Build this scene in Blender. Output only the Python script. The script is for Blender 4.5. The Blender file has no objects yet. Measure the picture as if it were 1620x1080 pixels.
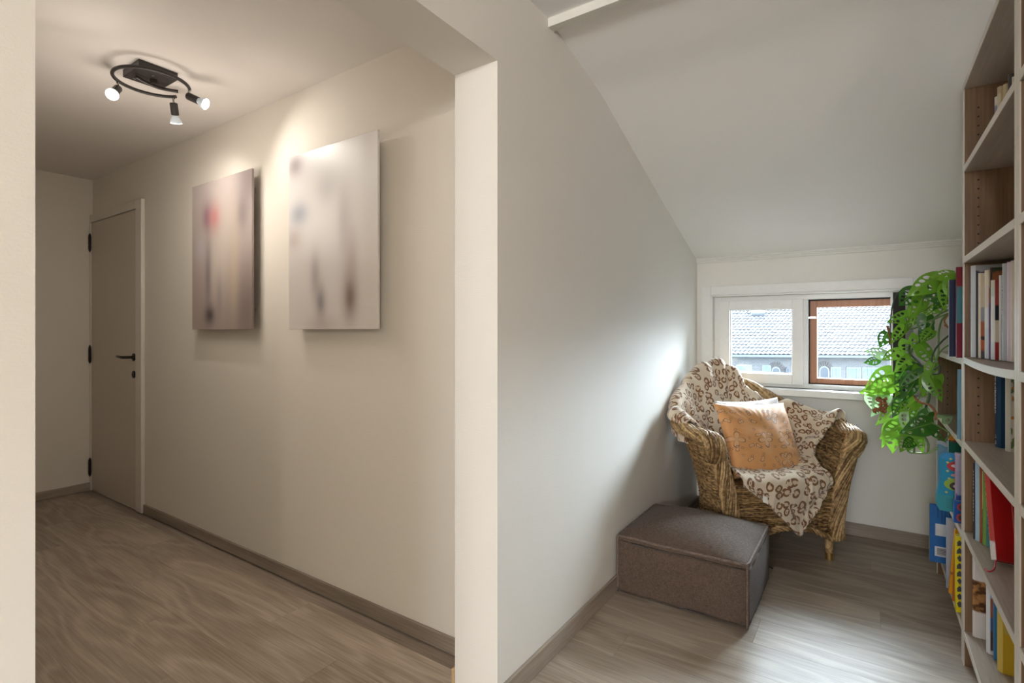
import bpy, bmesh, math, random
from mathutils import Vector, Matrix, Euler, noise
random.seed(7)
SC = bpy.context.scene
COL = SC.collection
R = math.radians

# ------------------------------------------------------------------ camera
cam_d = bpy.data.cameras.new('camera')
cam = bpy.data.objects.new('camera', cam_d); COL.objects.link(cam)
cam_d.sensor_width = 36.0
cam_d.lens = 826.0 / 1620.0 * 36.0
cam_d.shift_y = -16.5 / 1620.0
cam_d.clip_start = 0.02
cam.location = (0, 0, 1.2)
cam.rotation_euler = (R(90), 0, R(34.2))
SC.camera = cam

# ------------------------------------------------------------------ world, sun, large lamps, exposure
world = bpy.data.worlds.new('overcast_sky'); SC.world = world
world.use_nodes = True
_bg = world.node_tree.nodes['Background']
_bg.inputs[0].default_value = (0.74, 0.87, 1.0, 1)
_bg.inputs[1].default_value = 14.5

def lamp(name, kind, loc, energy, color, **kw):
    d = bpy.data.lights.new(name, kind); d.energy = energy; d.color = color
    for k, v in kw.items(): setattr(d, k, v)
    o = bpy.data.objects.new(name, d); COL.objects.link(o); o.location = loc
    return o
def aim(o, target):
    o.rotation_euler = (Vector(target) - o.location).to_track_quat('-Z', 'Y').to_euler()

sun = lamp('soft_overcast_sun', 'SUN', (0, 8, 6), 52.0, (0.80, 0.90, 1.0), angle=R(60))
aim(sun, Vector((0, 8, 6)) + Vector((-0.17, -0.93, -0.60)))
room_lamp = lamp('room_ceiling_lamp', 'POINT', (1.9, -2.3, 2.28), 82.0, (1.0, 0.87, 0.74), shadow_soft_size=0.05)
rear = lamp('rear_fill', 'AREA', (0.35, -5.2, 2.04), 150.0, (0.93, 0.96, 1.0), shape='RECTANGLE', size=1.9, size_y=0.45)  # added fill light behind the camera, no window stands there
aim(rear, (-0.1, 3.0, 1.2))

vs = SC.view_settings
vs.view_transform = 'Standard'; vs.look = 'None'
vs.exposure = 0.16; vs.gamma = 1.0; vs.use_curve_mapping = False

# ------------------------------------------------------------------ helpers: objects
def setp(o, label=None, cat=None, group=None, kind=None):
    if label: o['label'] = label
    if cat: o['category'] = cat
    if group: o['group'] = group
    if kind: o['kind'] = kind
    return o

def thing(name, label, cat, loc=(0, 0, 0), rot=(0, 0, 0), group=None):
    o = bpy.data.objects.new(name, None); COL.objects.link(o)
    o.location = loc; o.rotation_euler = rot; o.empty_display_size = 0.05
    return setp(o, label, cat, group)

class MB:
    def __init__(self): self.v = []; self.f = []; self.uv = {}
    def add(self, vs_, fs):
        b = len(self.v); self.v += [tuple(p) for p in vs_]
        self.f += [tuple(i + b for i in f) for f in fs]; return self
    def box(self, x0, x1, y0, y1, z0, z1):
        return self.add([(x0,y0,z0),(x1,y0,z0),(x1,y1,z0),(x0,y1,z0),(x0,y0,z1),(x1,y0,z1),(x1,y1,z1),(x0,y1,z1)],
                        [(0,3,2,1),(4,5,6,7),(0,1,5,4),(1,2,6,5),(2,3,7,6),(3,0,4,7)])
    def prism(self, poly, axis, a, b):
        # poly: 2D points; axis 'X','Y','Z' extrusion from a to b
        def mk(p, t):
            return {'X': (t, p[0], p[1]), 'Y': (p[0], t, p[1]), 'Z': (p[0], p[1], t)}[axis]
        n = len(poly)
        vs_ = [mk(p, a) for p in poly] + [mk(p, b) for p in poly]
        fs = [(i, (i+1) % n, n + (i+1) % n, n + i) for i in range(n)]
        fs += [tuple(range(n-1, -1, -1)), tuple(range(n, 2*n))]
        return self.add(vs_, fs)
    def tube(self, path, r, n=8, cap=True, ref=None, sq=1.0):
        path = [Vector(p) for p in path]; m = len(path)
        rr = r if hasattr(r, '__len__') else [r] * m
        b = len(self.v); prev = ref
        for i, p in enumerate(path):
            t = (path[min(i+1, m-1)] - path[max(i-1, 0)])
            t = t.normalized() if t.length > 1e-9 else Vector((0, 0, 1))
            if prev is None:
                prev = Vector((0, 0, 1)) if abs(t.z) < 0.9 else Vector((1, 0, 0))
            a = prev - t * prev.dot(t)
            if a.length < 1e-6: a = t.orthogonal()
            a.normalize(); c = t.cross(a); prev = a
            for k in range(n):
                an = 2 * math.pi * k / n
                self.v.append(tuple(p + (a * math.cos(an) + c * math.sin(an) * sq) * rr[i]))
        for i in range(m - 1):
            for k in range(n):
                k2 = (k + 1) % n
                self.f.append((b+i*n+k, b+i*n+k2, b+(i+1)*n+k2, b+(i+1)*n+k))
        if cap:
            self.f.append(tuple(b + k for k in range(n-1, -1, -1)))
            self.f.append(tuple(b + (m-1)*n + k for k in range(n)))
        return self
    def lathe(self, prof, n=20, origin=(0, 0, 0), axis=(0, 0, 1)):
        ax = Vector(axis).normalized(); o = Vector(origin)
        a = ax.orthogonal().normalized(); c = ax.cross(a); b = len(self.v)
        for (r, h) in prof:
            for k in range(n):
                an = 2*math.pi*k/n
                self.v.append(tuple(o + ax*h + (a*math.cos(an) + c*math.sin(an))*max(r, 1e-5)))
        for i in range(len(prof)-1):
            for k in range(n):
                k2 = (k+1) % n
                self.f.append((b+i*n+k, b+i*n+k2, b+(i+1)*n+k2, b+(i+1)*n+k))
        self.f.append(tuple(b+k for k in range(n-1, -1, -1)))
        self.f.append(tuple(b+(len(prof)-1)*n+k for k in range(n)))
        return self
    def grid(self, pts, closed_u=False, uvs=None):
        nu = len(pts); nv = len(pts[0]); b = len(self.v)
        for row in pts:
            for p in row: self.v.append(tuple(p))
        if uvs:
            for i in range(nu):
                for j in range(nv): self.uv[b + i*nv + j] = uvs[i][j]
        for i in range(nu if closed_u else nu - 1):
            for j in range(nv - 1):
                i2 = (i+1) % nu
                self.f.append((b+i*nv+j, b+i*nv+j+1, b+i2*nv+j+1, b+i2*nv+j))
        return self
    def mesh(self, name, mat=None, smooth=False, bevel=0.0, seg=2, weld=False):
        me = bpy.data.meshes.new(name); me.from_pydata(self.v, [], self.f)
        if self.uv:
            lay = me.uv_layers.new(name='uv')
            for lp in me.loops: lay.data[lp.index].uv = self.uv.get(lp.vertex_index, (0, 0))
        bm = bmesh.new(); bm.from_mesh(me)
        if weld: bmesh.ops.remove_doubles(bm, verts=bm.verts, dist=1e-5)
        bmesh.ops.recalc_face_normals(bm, faces=bm.faces)
        if bevel > 0:
            es = [e for e in bm.edges if len(e.link_faces) == 2 and e.calc_face_angle(0) > 0.6]
            bmesh.ops.bevel(bm, geom=es, offset=bevel, segments=seg, affect='EDGES', profile=0.5, clamp_overlap=True)
        bm.to_mesh(me); bm.free()
        if smooth:
            for p in me.polygons: p.use_smooth = True
        if mat: me.materials.append(mat)
        return me
    def build(self, name, mat=None, parent=None, smooth=False, bevel=0.0, seg=2, kind=None, label=None, cat=None, group=None, weld=False):
        o = bpy.data.objects.new(name, self.mesh(name, mat, smooth, bevel, seg, weld)); COL.objects.link(o)
        if parent: o.parent = parent
        return setp(o, label, cat, group, kind)

def catmull(pts, n):
    """n samples through the control points."""
    pts = [Vector(p) for p in pts]; m = len(pts); out = []
    for i in range(n):
        t = i / (n - 1) * (m - 1); k = min(int(t), m - 2); u = t - k
        p0 = pts[k-1] if k > 0 else pts[0]*2 - pts[1]
        p1 = pts[k]; p2 = pts[k+1]
        p3 = pts[k+2] if k + 2 < m else pts[-1]*2 - pts[-2]
        out.append(0.5*((2*p1) + (p2-p0)*u + (2*p0-5*p1+4*p2-p3)*u*u + (3*p1-p0-3*p2+p3)*u*u*u))
    return out

# ------------------------------------------------------------------ helpers: materials
MATS = {}
class NT:
    def __init__(self, name):
        self.m = bpy.data.materials.new(name); self.m.use_nodes = True
        self.t = self.m.node_tree; self.b = self.t.nodes['Principled BSDF']
        self.out = self.t.nodes['Material Output']
    def n(self, typ, **kw):
        nd = self.t.nodes.new(typ)
        for k, v in kw.items(): setattr(nd, k, v)
        return nd
    def l(self, a, b): self.t.links.new(a, b)
    def set(self, inp, val):
        if hasattr(val, 'is_output'): self.l(val, inp)
        elif isinstance(val, (tuple, list)) and len(val) == 3 and inp.type == 'RGBA': inp.default_value = (*val, 1)
        else: inp.default_value = val
    def math(self, op, a, b=None, c=None, clamp=False):
        nd = self.n('ShaderNodeMath', operation=op); nd.use_clamp = clamp
        self.set(nd.inputs[0], a)
        if b is not None: self.set(nd.inputs[1], b)
        if c is not None: self.set(nd.inputs[2], c)
        return nd.outputs[0]
    def vmath(self, op, a, b=None):
        nd = self.n('ShaderNodeVectorMath', operation=op); self.set(nd.inputs[0], a)
        if b is not None: self.set(nd.inputs[1], b)
        return nd.outputs['Value'] if op in ('LENGTH', 'DOT_PRODUCT', 'DISTANCE') else nd.outputs[0]
    def noise(self, vec, scale, detail=2.0, rough=0.5, dist=0.0):
        nd = self.n('ShaderNodeTexNoise'); self.l(vec, nd.inputs['Vector'])
        nd.inputs['Scale'].default_value = scale; nd.inputs['Detail'].default_value = detail
        nd.inputs['Roughness'].default_value = rough; nd.inputs['Distortion'].default_value = dist
        return nd.outputs['Fac']
    def mix(self, fac, a, b):
        nd = self.n('ShaderNodeMix', data_type='RGBA')
        self.set(nd.inputs['Factor'], fac); self.set(nd.inputs['A'], a) if False else None
        ca = [i for i in nd.inputs if i.name == 'A' and i.type == 'RGBA'][0]
        cb = [i for i in nd.inputs if i.name == 'B' and i.type == 'RGBA'][0]
        self.set(ca, a); self.set(cb, b)
        return [o for o in nd.outputs if o.type == 'RGBA'][0]
    def step(self, x, lo, hi):
        nd = self.n('ShaderNodeMapRange', interpolation_type='SMOOTHSTEP')
        self.set(nd.inputs['Value'], x); nd.inputs['From Min'].default_value = lo; nd.inputs['From Max'].default_value = hi
        return nd.outputs[0]
    def bump(self, h, strength=0.3, dist=0.01):
        nd = self.n('ShaderNodeBump'); self.l(h, nd.inputs['Height'])
        nd.inputs['Strength'].default_value = strength; nd.inputs['Distance'].default_value = dist
        self.l(nd.outputs[0], self.b.inputs['Normal'])
    def obj(self, scale=(1, 1, 1), rnd=False):
        tc = self.n('ShaderNodeTexCoord'); v = tc.outputs['Object']
        if rnd:
            oi = self.n('ShaderNodeObjectInfo')
            off = self.vmath('SCALE', (13.1, 7.7, 5.3)); nd = off.node; self.l(oi.outputs['Random'], nd.inputs['Scale'])
            v = self.vmath('ADD', v, off); self.rnd = oi.outputs['Random']
        return self.vmath('MULTIPLY', v, scale)
    def uv(self): return self.n('ShaderNodeTexCoord').outputs['UV']
    def fin(self, color, rough=0.6, spec=None, metal=0.0):
        self.set(self.b.inputs['Base Color'], color); self.set(self.b.inputs['Roughness'], rough)
        self.b.inputs['Metallic'].default_value = metal
        if spec is not None: self.b.inputs['Specular IOR Level'].default_value = spec
        return self.m

def plain(name, c, rough=0.6, metal=0.0, spec=None, var=0.04, scale=30.0):
    if name in MATS: return MATS[name]
    t = NT(name); v = t.obj()
    f = t.noise(v, scale, 2)
    lo = tuple(max(0, x*(1-var)) for x in c); hi = tuple(min(1, x*(1+var)) for x in c)
    MATS[name] = t.fin(t.mix(f, lo, hi), rough, spec, metal)
    return MATS[name]

def paint(name, c, bump=0.13, scale=260.0, rough=0.75, canvas=True):
    t = NT(name); v = t.obj()
    big = t.noise(v, 1.3, 3)
    lo = tuple(x*0.97 for x in c); hi = tuple(min(1, x*1.03) for x in c)
    col = t.mix(big, lo, hi)
    fine = t.noise(v, scale, 2, 0.6)
    if canvas:
        h2 = t.noise(t.obj((60, 60, 300)), 1.0, 1); fine = t.math('ADD', fine, h2)
    t.bump(fine, bump, 0.003)
    return t.fin(col, rough, 0.25)

def wood(name, dark, light, axis='X', rough=0.45, ring=26.0, stretch=0.5, cross=5.5, var=0.14, fibre=0.35, spec=0.4):
    t = NT(name)
    def sc(a, c): return {'X': (a, c, c), 'Y': (c, a, c), 'Z': (c, c, a)}[axis]
    v = t.obj(sc(stretch, cross), rnd=True)
    n1 = t.noise(v, 1.0, 1.5, 0.45, 0.25)
    rings = t.math('SINE', t.math('MULTIPLY', n1, ring * 2.2))
    rings = t.math('MULTIPLY_ADD', rings, 0.5, 0.5)
    rings = t.math('POWER', rings, 1.6)
    v2 = t.obj(sc(5.0, 150.0), rnd=True)
    fib = t.noise(v2, 1.0, 3, 0.6)
    broad = t.noise(t.obj(sc(0.8, 3.0), rnd=True), 1.0, 2)
    f = t.math('ADD', t.math('MULTIPLY', rings, 0.27), t.math('MULTIPLY', t.step(fib, 0.3, 0.72), fibre))
    f = t.math('ADD', f, t.math('MULTIPLY', t.step(broad, 0.3, 0.7), 0.31), clamp=True)
    col = t.mix(f, dark, light)
    hv = t.n('ShaderNodeHueSaturation')
    t.l(col, hv.inputs['Color'])
    t.l(t.math('MULTIPLY_ADD', t.rnd, var, 1.0 - var / 2), hv.inputs['Value'])
    t.bump(fib, 0.12, 0.002)
    return t.fin(hv.outputs[0], rough, spec)

M = {}
M['wall'] = paint('wall_paint', (0.80, 0.77, 0.71))
M['hall_wall'] = paint('hall_wall_paint', (0.77, 0.725, 0.65))
M['ceiling'] = paint('ceiling_paint', (0.84, 0.825, 0.785), bump=0.12)
M['hall_ceiling'] = paint('hall_ceiling_paint', (0.80, 0.76, 0.72), bump=0.12, canvas=False)
M['flat_ceiling'] = paint('flat_ceiling_paint', (0.86, 0.86, 0.86), bump=0.1, canvas=False)
M['trim'] = plain('trim_paint', (0.76, 0.74, 0.68), 0.5)
M['white'] = plain('window_paint', (0.80, 0.79, 0.755), 0.42)
M['door'] = plain('door_paint', (0.60, 0.535, 0.455), 0.4, var=0.02)
M['door_frame'] = plain('door_frame_paint', (0.70, 0.66, 0.59), 0.42, var=0.02)
M['floor'] = wood('laminate_floor', (0.235, 0.182, 0.133), (0.52, 0.44, 0.355), 'X', rough=0.42, ring=21, stretch=1.15, cross=6.0, var=0.16)
M['base'] = wood('baseboard_laminate', (0.21, 0.165, 0.125), (0.42, 0.35, 0.285), 'X', rough=0.5, ring=16)
M['base_y'] = wood('baseboard_laminate_side', (0.25, 0.20, 0.155), (0.48, 0.41, 0.335), 'Y', rough=0.5, ring=16)
M['oak'] = wood('bookcase_oak', (0.115, 0.060, 0.028), (0.265, 0.158, 0.083), 'Z', rough=0.5, ring=16, stretch=0.9, cross=4.0, var=0.08)
M['shelf'] = wood('bookcase_shelf', (0.32, 0.255, 0.195), (0.52, 0.44, 0.36), 'Y', rough=0.35, ring=14, stretch=0.6, cross=5.0, var=0.05)
M['edge'] = plain('bookcase_edge_band', (0.66, 0.60, 0.52), 0.35)
M['dark'] = plain('near_black', (0.02, 0.018, 0.016), 0.7)  # near-black colour of rubber seals, zip pull and pin-hole discs
M['black_metal'] = plain('black_lamp_metal', (0.035, 0.03, 0.028), 0.38, spec=0.5)
M['bronze'] = plain('dark_bronze', (0.03, 0.024, 0.02), 0.3, metal=0.6)
M['chrome'] = plain('chrome', (0.7, 0.7, 0.7), 0.15, metal=1.0)
M['brass'] = plain('brass', (0.72, 0.50, 0.20), 0.28, metal=1.0)
M['brownframe'] = wood('outer_window_wood', (0.36, 0.14, 0.06), (0.52, 0.235, 0.12), 'Z', rough=0.4, ring=10, fibre=0.45)
M['pages'] = plain('book_pages', (0.80, 0.75, 0.64), 0.8)

def glass_mat():
    t = NT('window_glass'); t.t.nodes.remove(t.b)
    tr = t.n('ShaderNodeBsdfTransparent'); tr.inputs[0].default_value = (0.96, 0.985, 0.99, 1)
    gl = t.n('ShaderNodeBsdfGlossy'); gl.inputs['Roughness'].default_value = 0.02
    fr = t.n('ShaderNodeFresnel'); fr.inputs[0].default_value = 1.45
    mx = t.n('ShaderNodeMixShader'); t.l(fr.outputs[0], mx.inputs[0]); t.l(tr.outputs[0], mx.inputs[1]); t.l(gl.outputs[0], mx.inputs[2])
    t.l(mx.outputs[0], t.out.inputs[0]); return t.m
M['glass'] = glass_mat()

def emit(name, c, s):
    t = NT(name); t.b.inputs['Emission Color'].default_value = (*c, 1); t.b.inputs['Emission Strength'].default_value = s
    return t.fin(c, 0.3)
M['led'] = emit('lit_bulb', (1.0, 0.97, 0.92), 14.0)

# ------------------------------------------------------------------ SETTING
XP, XH = -0.965, -1.14         # room face and hall face of the partition
YW = 3.68                      # window wall
YH = 1.49                      # hall picture wall
# floor slab and laminate planks
fl = MB().box(-5.0, 2.5, -5.55, 4.0, -0.12, -0.012).build('floor', M['base'], kind='structure')
PW, PL, GAP = 0.193, 1.285, 0.0006
full = None
row = 0
y = -2.64
def x_ranges(yc):
    out = []
    if -0.02 < yc < 1.5: lo = -4.86
    else: lo = XP
    hi = 0.60 if yc > 0.82 else 2.4
    return lo, hi
while y < YW:
    y1 = min(y + PW, YW); yc = (y + y1) / 2
    lo, hi = x_ranges(yc)
    x = -4.86 - (row * 0.437) % PL
    while x < hi:
        a, b = max(x, lo), min(x + PL, hi)
        if b - a > 0.02:
            w = b - a - GAP; d = y1 - y - GAP
            std = abs(w - (PL - GAP)) < 1e-6 and abs(d - (PW - GAP)) < 1e-6
            if std and full is not None: me = full
            else:
                me = MB().box(-w/2, w/2, -d/2, d/2, -0.012, 0.0).mesh('floor_plank', M['floor'], bevel=0.0004, seg=1)
                if std: full = me
            o = bpy.data.objects.new('floor_plank', me); COL.objects.link(o); o.parent = fl
            o.location = ((a + b) / 2, (y + y1) / 2, 0)
        x += PL
    y += PW; row += 1

# walls
wl = MB()
wl.box(XH, XP, 1.338, YW + 0.2, -0.01, 2.42)            # partition beside the sloping ceiling
wl.box(XH, XP, 0.23, 1.338, 2.055, 2.42)                # lintel above the opening
wl.box(XH, XP, -5.5, 0.23, -0.01, 2.42)                 # wall on the near side of the opening
wl.build('wall_left', M['wall'], kind='structure')
MB().box(-5.0, XH, YH, YH + 0.12, -0.01, 2.42).build('wall_hall_back', M['hall_wall'], kind='structure')
MB().box(-5.0, -4.86, -0.15, YH, -0.01, 2.42).build('wall_hall_end', M['hall_wall'], kind='structure')
MB().box(-4.86, XH, -0.15, -0.02, -0.01, 2.42).build('wall_hall_front', M['hall_wall'], kind='structure')
OX0, OX1, OZ0, OZ1 = -0.87, 0.215, 0.842, 1.44           # window opening
wb = MB()
wb.box(XP - .1, OX0, YW, YW + 0.2, -0.01, 1.9); wb.box(OX1, 0.8, YW, YW + 0.2, -0.01, 1.9)
wb.box(OX0, OX1, YW, YW + 0.2, -0.01, OZ0); wb.box(OX0, OX1, YW, YW + 0.2, OZ1, 1.9)
wb.build('wall_back', M['wall'], kind='structure')
wr = MB(); wr.box(0.60, 0.72, 0.822, YW + .05, -0.01, 2.42); wr.box(0.72, 2.5, 0.822, 0.92, -0.01, 2.42)
wr.build('wall_right', M['wall'], kind='structure')
MB().box(2.4, 2.5, -5.5, 0.83, -0.01, 2.42).build('wall_right_rear', M['wall'], kind='structure')
MB().box(-1.1, 2.5, -5.55, -5.4, -0.01, 2.42).build('wall_front', M['wall'], kind='structure')
# ceilings
MB().box(-5.0, XH + .05, -0.15, YH + .1, 2.343, 2.46).build('ceiling_hall', M['hall_ceiling'], kind='structure')
MB().box(XP - .05, 2.5, -5.55, 1.70, 2.345, 2.46).build('ceiling', M['flat_ceiling'], kind='structure')
prof = [(1.60, 2.358), (1.69, 2.336), (1.82, 2.309), (1.966, 2.275), (2.06, 2.254), (2.156, 2.226), (2.35, 2.156), (2.63, 2.053), (3.12, 1.879), (3.72, 1.668)]
prof = [tuple(p)[:2] for p in catmull([(a, b, 0) for a, b in prof], 60)]
poly = prof + [(y_, z_ + 0.16) for (y_, z_) in reversed(prof)]
MB().prism(poly, 'X', XP - 0.03, 0.66).build('ceiling_slope', M['ceiling'], kind='structure')
# mouldings: under the fold and along the knee wall
def moulding(name, x0, x1, yb, zb, h, d, sgn):
    m = MB()
    # stepped profile, three ridges
    for k in range(3):
        z0 = zb + h * k / 3; dd = d * (0.55 + 0.22 * k)
        m.box(x0, x1, min(yb, yb + sgn * dd), max(yb, yb + sgn * dd), z0 + 0.0008, z0 + h / 3 - 0.0008)
        m.box(x0, x1, min(yb, yb + sgn * dd * .7), max(yb, yb + sgn * dd * .7), z0 - 0.0001, z0 + h / 3)
    return m.build(name, M['trim'], kind='structure')
moulding('trim_1', XP, 0.60, YW, 1.661, 0.032, 0.030, -1)
m = MB()
for k in range(4):
    m.box(XP, 0.60, 1.655 + k * 0.011, 1.655 + k * 0.011 + 0.0095, 2.312 + k * .0005, 2.35)
m.build('trim_2', M['trim'], kind='structure')
# baseboards
MB().box(XP, XP + 0.013, 1.338, YW, 0, 0.072).build('baseboard_left', M['base_y'], kind='structure', bevel=0.002)
MB().box(XP + 0.013, 0.60, YW - 0.013, YW, 0, 0.072).build('baseboard_back', M['base'], kind='structure', bevel=0.002)
MB().box(-3.94, XH, YH - 0.013, YH, 0, 0.058).build('baseboard_hall_back', M['base'], kind='structure', bevel=0.002)
MB().box(-4.86, -4.847, -0.02, YH, 0, 0.058).build('baseboard_hall_end', M['base_y'], kind='structure', bevel=0.002)
MB().box(-4.84, XH, -0.02, -0.007, 0, 0.058).build('baseboard_hall_front', M['base'], kind='structure', bevel=0.002)
# worn timber scrap where the hall baseboard meets the jamb
MB().box(XH - 0.012, XH - 0.001, 1.332, 1.352, 0, 0.07).box(XH, XP - .02, 1.318, 1.337, 0, 0.016).build('trim_3', plain('raw_timber', (0.55, 0.38, 0.20), 0.7, var=.25), kind='structure', bevel=0.003)

# ------------------------------------------------------------------ hall door
dr = MB()
dr.box(-4.855, -4.842, YH - 0.022, YH, 0, 2.075)
dr.box(-4.036, -3.945, YH - 0.022, YH, 0, 2.075); dr.box(-4.842, -4.036, YH - 0.022, YH, 2.018, 2.075)
door = dr.build('door_1', M['door_frame'], kind='structure', bevel=0.003)
leaf = MB().box(-4.838, -4.040, YH - 0.014, YH + .02, 0.012, 2.014).build('door_leaf', M['door'], door, bevel=0.002)
hd = MB()
hx, hz, hy = -4.075, 1.025, YH - 0.014
hd.lathe([(0.026, 0), (0.026, 0.007), (0.012, 0.012)], 20, (hx, hy, hz), (0, -1, 0))
hd.tube(catmull([(hx, hy - .005, hz), (hx, hy - .045, hz), (hx - .02, hy - .062, hz), (hx - .07, hy - .064, hz + .003), (hx - .125, hy - .055, hz + .004)], 20), 0.0095, 10)
hd.build('door_handle', M['bronze'], leaf, smooth=True)
kp = MB().lathe([(0.025, 0), (0.025, 0.006), (0.021, 0.008)], 18, (hx, hy, 0.908), (0, -1, 0)).box(hx - .004, hx + .004, hy - .012, hy, 0.895, 0.915)
kp.build('keyhole_plate', M['bronze'], leaf)
for z in (1.865, 1.025, 0.175):
    h = MB().lathe([(0.003, -.07), (0.008, -.055), (0.009, -.05), (0.009, .05), (0.008, .055), (0.003, .07)], 12, (-4.843, YH - 0.024, z))
    for k in range(3): h.lathe([(0.011, -.002), (0.011, .002)], 12, (-4.843, YH - 0.024, z - .03 + .03 * k))
    h.build('hinge', M['bronze'], door, smooth=False)

# ------------------------------------------------------------------ window in the knee wall
cas = MB()
Y0 = YW - 0.016
cas.box(-0.931, OX0, Y0, YW, OZ0, 1.50); cas.box(OX1, 0.275, Y0, YW, OZ0, 1.50); cas.box(OX0, OX1, Y0, YW, OZ1, 1.50)
win = cas.build('window_1', M['white'], kind='structure', bevel=0.003)
MB().box(-0.95, 0.272, 3.60, 3.725, 0.800, 0.842).build('window_sill', M['white'], win, bevel=0.006, seg=3)
fr = MB()
fr.box(OX0, OX0 + .012, YW - .02, 3.72, OZ0, OZ1).box(OX0, OX1, YW - .02, 3.72, OZ1 - .010, OZ1)    # inner lip
fr.box(OX0, -0.815, 3.72, 3.80, OZ0, OZ1); fr.box(0.137, OX1, 3.72, 3.80, OZ0, OZ1)
fr.box(-0.815, 0.137, 3.72, 3.80, 1.398, OZ1); fr.box(-0.815, 0.137, 3.72, 3.80, OZ0, 0.868)
fr.box(-0.329, -0.303, 3.722, 3.80, 0.868, 1.398)
fr.build('window_frame', M['white'], win, bevel=0.002)
def ring_boxes(m, x0, x1, z0, z1, gx0, gx1, gz0, gz1, ya, yb):
    m.box(x0, gx0, ya, yb, z0, z1).box(gx1, x1, ya, yb, z0, z1).box(gx0, gx1, ya, yb, gz1, z1).box(gx0, gx1, ya, yb, z0, gz0)
    return m
sash = ring_boxes(MB(), -0.820, -0.327, 0.862, 1.401, -0.759, -0.387, 0.926, 1.343, 3.70, 3.745)
ring_boxes(sash, -0.763, -0.383, 0.922, 1.347, -0.752, -0.394, 0.933, 1.336, 3.722, 3.74)
sash = sash.build('closed_sash', M['white'], win, bevel=0.002)
MB().box(-0.757, -0.389, 3.727, 3.732, 0.928, 1.341).build('pane', M['glass'], sash)
ow = ring_boxes(MB(), -0.297, 0.137, 0.873, 1.390, -0.258, 0.121, 0.905, 1.349, 3.78, 3.835).build('outer_wooden_frame', M['brownframe'], win, bevel=0.002, label='orange brown timber frame')
MB().box(-0.262, 0.125, 3.805, 3.81, 0.90, 1.353).build('pane', M['glass'], ow)
gk = MB().box(-0.303, -0.2965, 3.765, 3.83, 0.868, 1.398).box(-0.297, 0.137, 3.77, 3.83, 1.3895, 1.398)
gk.box(-0.297, 0.137, 3.77, 3.83, 0.868, 0.873)
gk.build('gasket', M['dark'], win, label='black rubber seal')
lt = MB().box(-0.318, -0.262, 3.755, 3.768, 1.278, 1.290).lathe([(0.007, 0), (0.007, 0.012)], 12, (-0.285, 3.757, 1.284), (0, -1, 0))
lt.build('latch', M['chrome'], win, label='small chrome latch')
op = ring_boxes(MB(), 3.262, 3.715, 0.862, 1.392, 3.322, 3.655, 0.926, 1.332, 0.112, 0.156)
op.v = [(b, a, c) for (a, b, c) in op.v]
op = op.build('open_sash', M['white'], win, bevel=0.002, label='white inner sash swung open')
MB().box(0.132, 0.137, 3.315, 3.66, 0.92, 1.338).build('pane', M['glass'], op)
MB().box(0.109, 0.159, 3.254, 3.2615, 0.858, 1.395).build('edge_seal', M['dark'], op, label='dark sealing edge')

# ------------------------------------------------------------------ house across the street
HX, HY, HA = -5.82, 28.68, math.atan2(2.01, 4.56)
house = thing('neighbouring_house', 'brick house with white grey pantile roof seen through the window', 'house', (HX, HY, -4.2), (0, 0, HA))
ZG = 4.2 - 0.05      # gutter height in house coordinates (s along, t away from us, z)
def brick_mat():
    t = NT('pale_brick'); v = t.obj()
    sp = t.n('ShaderNodeSeparateXYZ'); t.l(v, sp.inputs[0])
    cb = t.n('ShaderNodeCombineXYZ'); t.l(sp.outputs[0], cb.inputs[0]); t.l(sp.outputs[2], cb.inputs[1])
    br = t.n('ShaderNodeTexBrick'); t.l(cb.outputs[0], br.inputs['Vector'])
    br.inputs['Color1'].default_value = (0.085, 0.085, 0.088, 1); br.inputs['Color2'].default_value = (0.11, 0.108, 0.108, 1)
    br.inputs['Mortar'].default_value = (0.13, 0.135, 0.14, 1); br.inputs['Scale'].default_value = 1.0
    br.inputs['Mortar Size'].default_value = 0.012; br.inputs['Brick Width'].default_value = 0.22; br.inputs['Row Height'].default_value = 0.075
    return t.fin(br.outputs[0], 0.9)
M['brick'] = brick_mat()
M['roof'] = plain('pale_roof_tile', (0.060, 0.060, 0.066), 0.6, var=0.12, scale=4.0)
M['shutter'] = plain('pale_blue_shutter', (0.095, 0.125, 0.14), 0.6)
M['housewhite'] = plain('house_white', (0.14, 0.155, 0.165), 0.6)
M['gutter'] = plain('zinc_gutter', (0.075, 0.09, 0.098), 0.5)
M['darkglass'] = plain('dark_house_glass', (0.018, 0.028, 0.04), 0.15)
MB().box(-6, 15, 0.05, 9, 0, ZG).build('brick_wall', M['brick'], house)
MB().box(-6.2, 15.2, -0.55, -0.42, ZG - 0.06, ZG + 0.06).box(-6.2, 15.2, -0.42, 0.05, ZG - .02, ZG).build('gutter', M['gutter'], house, bevel=0.02)
# pantiles, each an S-shaped tile lapping over the next row
tl = MB(); tw, ex, pit = 0.213, 0.30, R(31); ca, sa = math.cos(pit), math.sin(pit)
for r_ in range(25):
    for c_ in range(-28, 70):
        s0 = c_ * tw; jit = random.uniform(-.006, .006)
        top, low, skirt = [], [], []
        for k in range(7):
            u = k / 6; hgt = 0.030 * math.sin(2 * math.pi * u + 0.6) + 0.03 + jit
            for lst, d, lift in ((low, r_ * ex, 0.045), (top, r_ * ex + ex + 0.03, 0.0), (skirt, r_ * ex + 0.004, -0.01)):
                h_ = hgt + lift
                lst.append((s0 + u * tw * 1.03, -0.5 + d * ca - h_ * sa, ZG + 0.06 + d * sa + h_ * ca))
        tl.add(low + top + skirt, [(k, k+1, 7+k+1, 7+k) for k in range(6)] + [(14+k, 14+k+1, k+1, k) for k in range(6)])
tl.build('roof_tiles', M['roof'], house, smooth=False, kind='stuff')
D = 25 * ex
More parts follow.
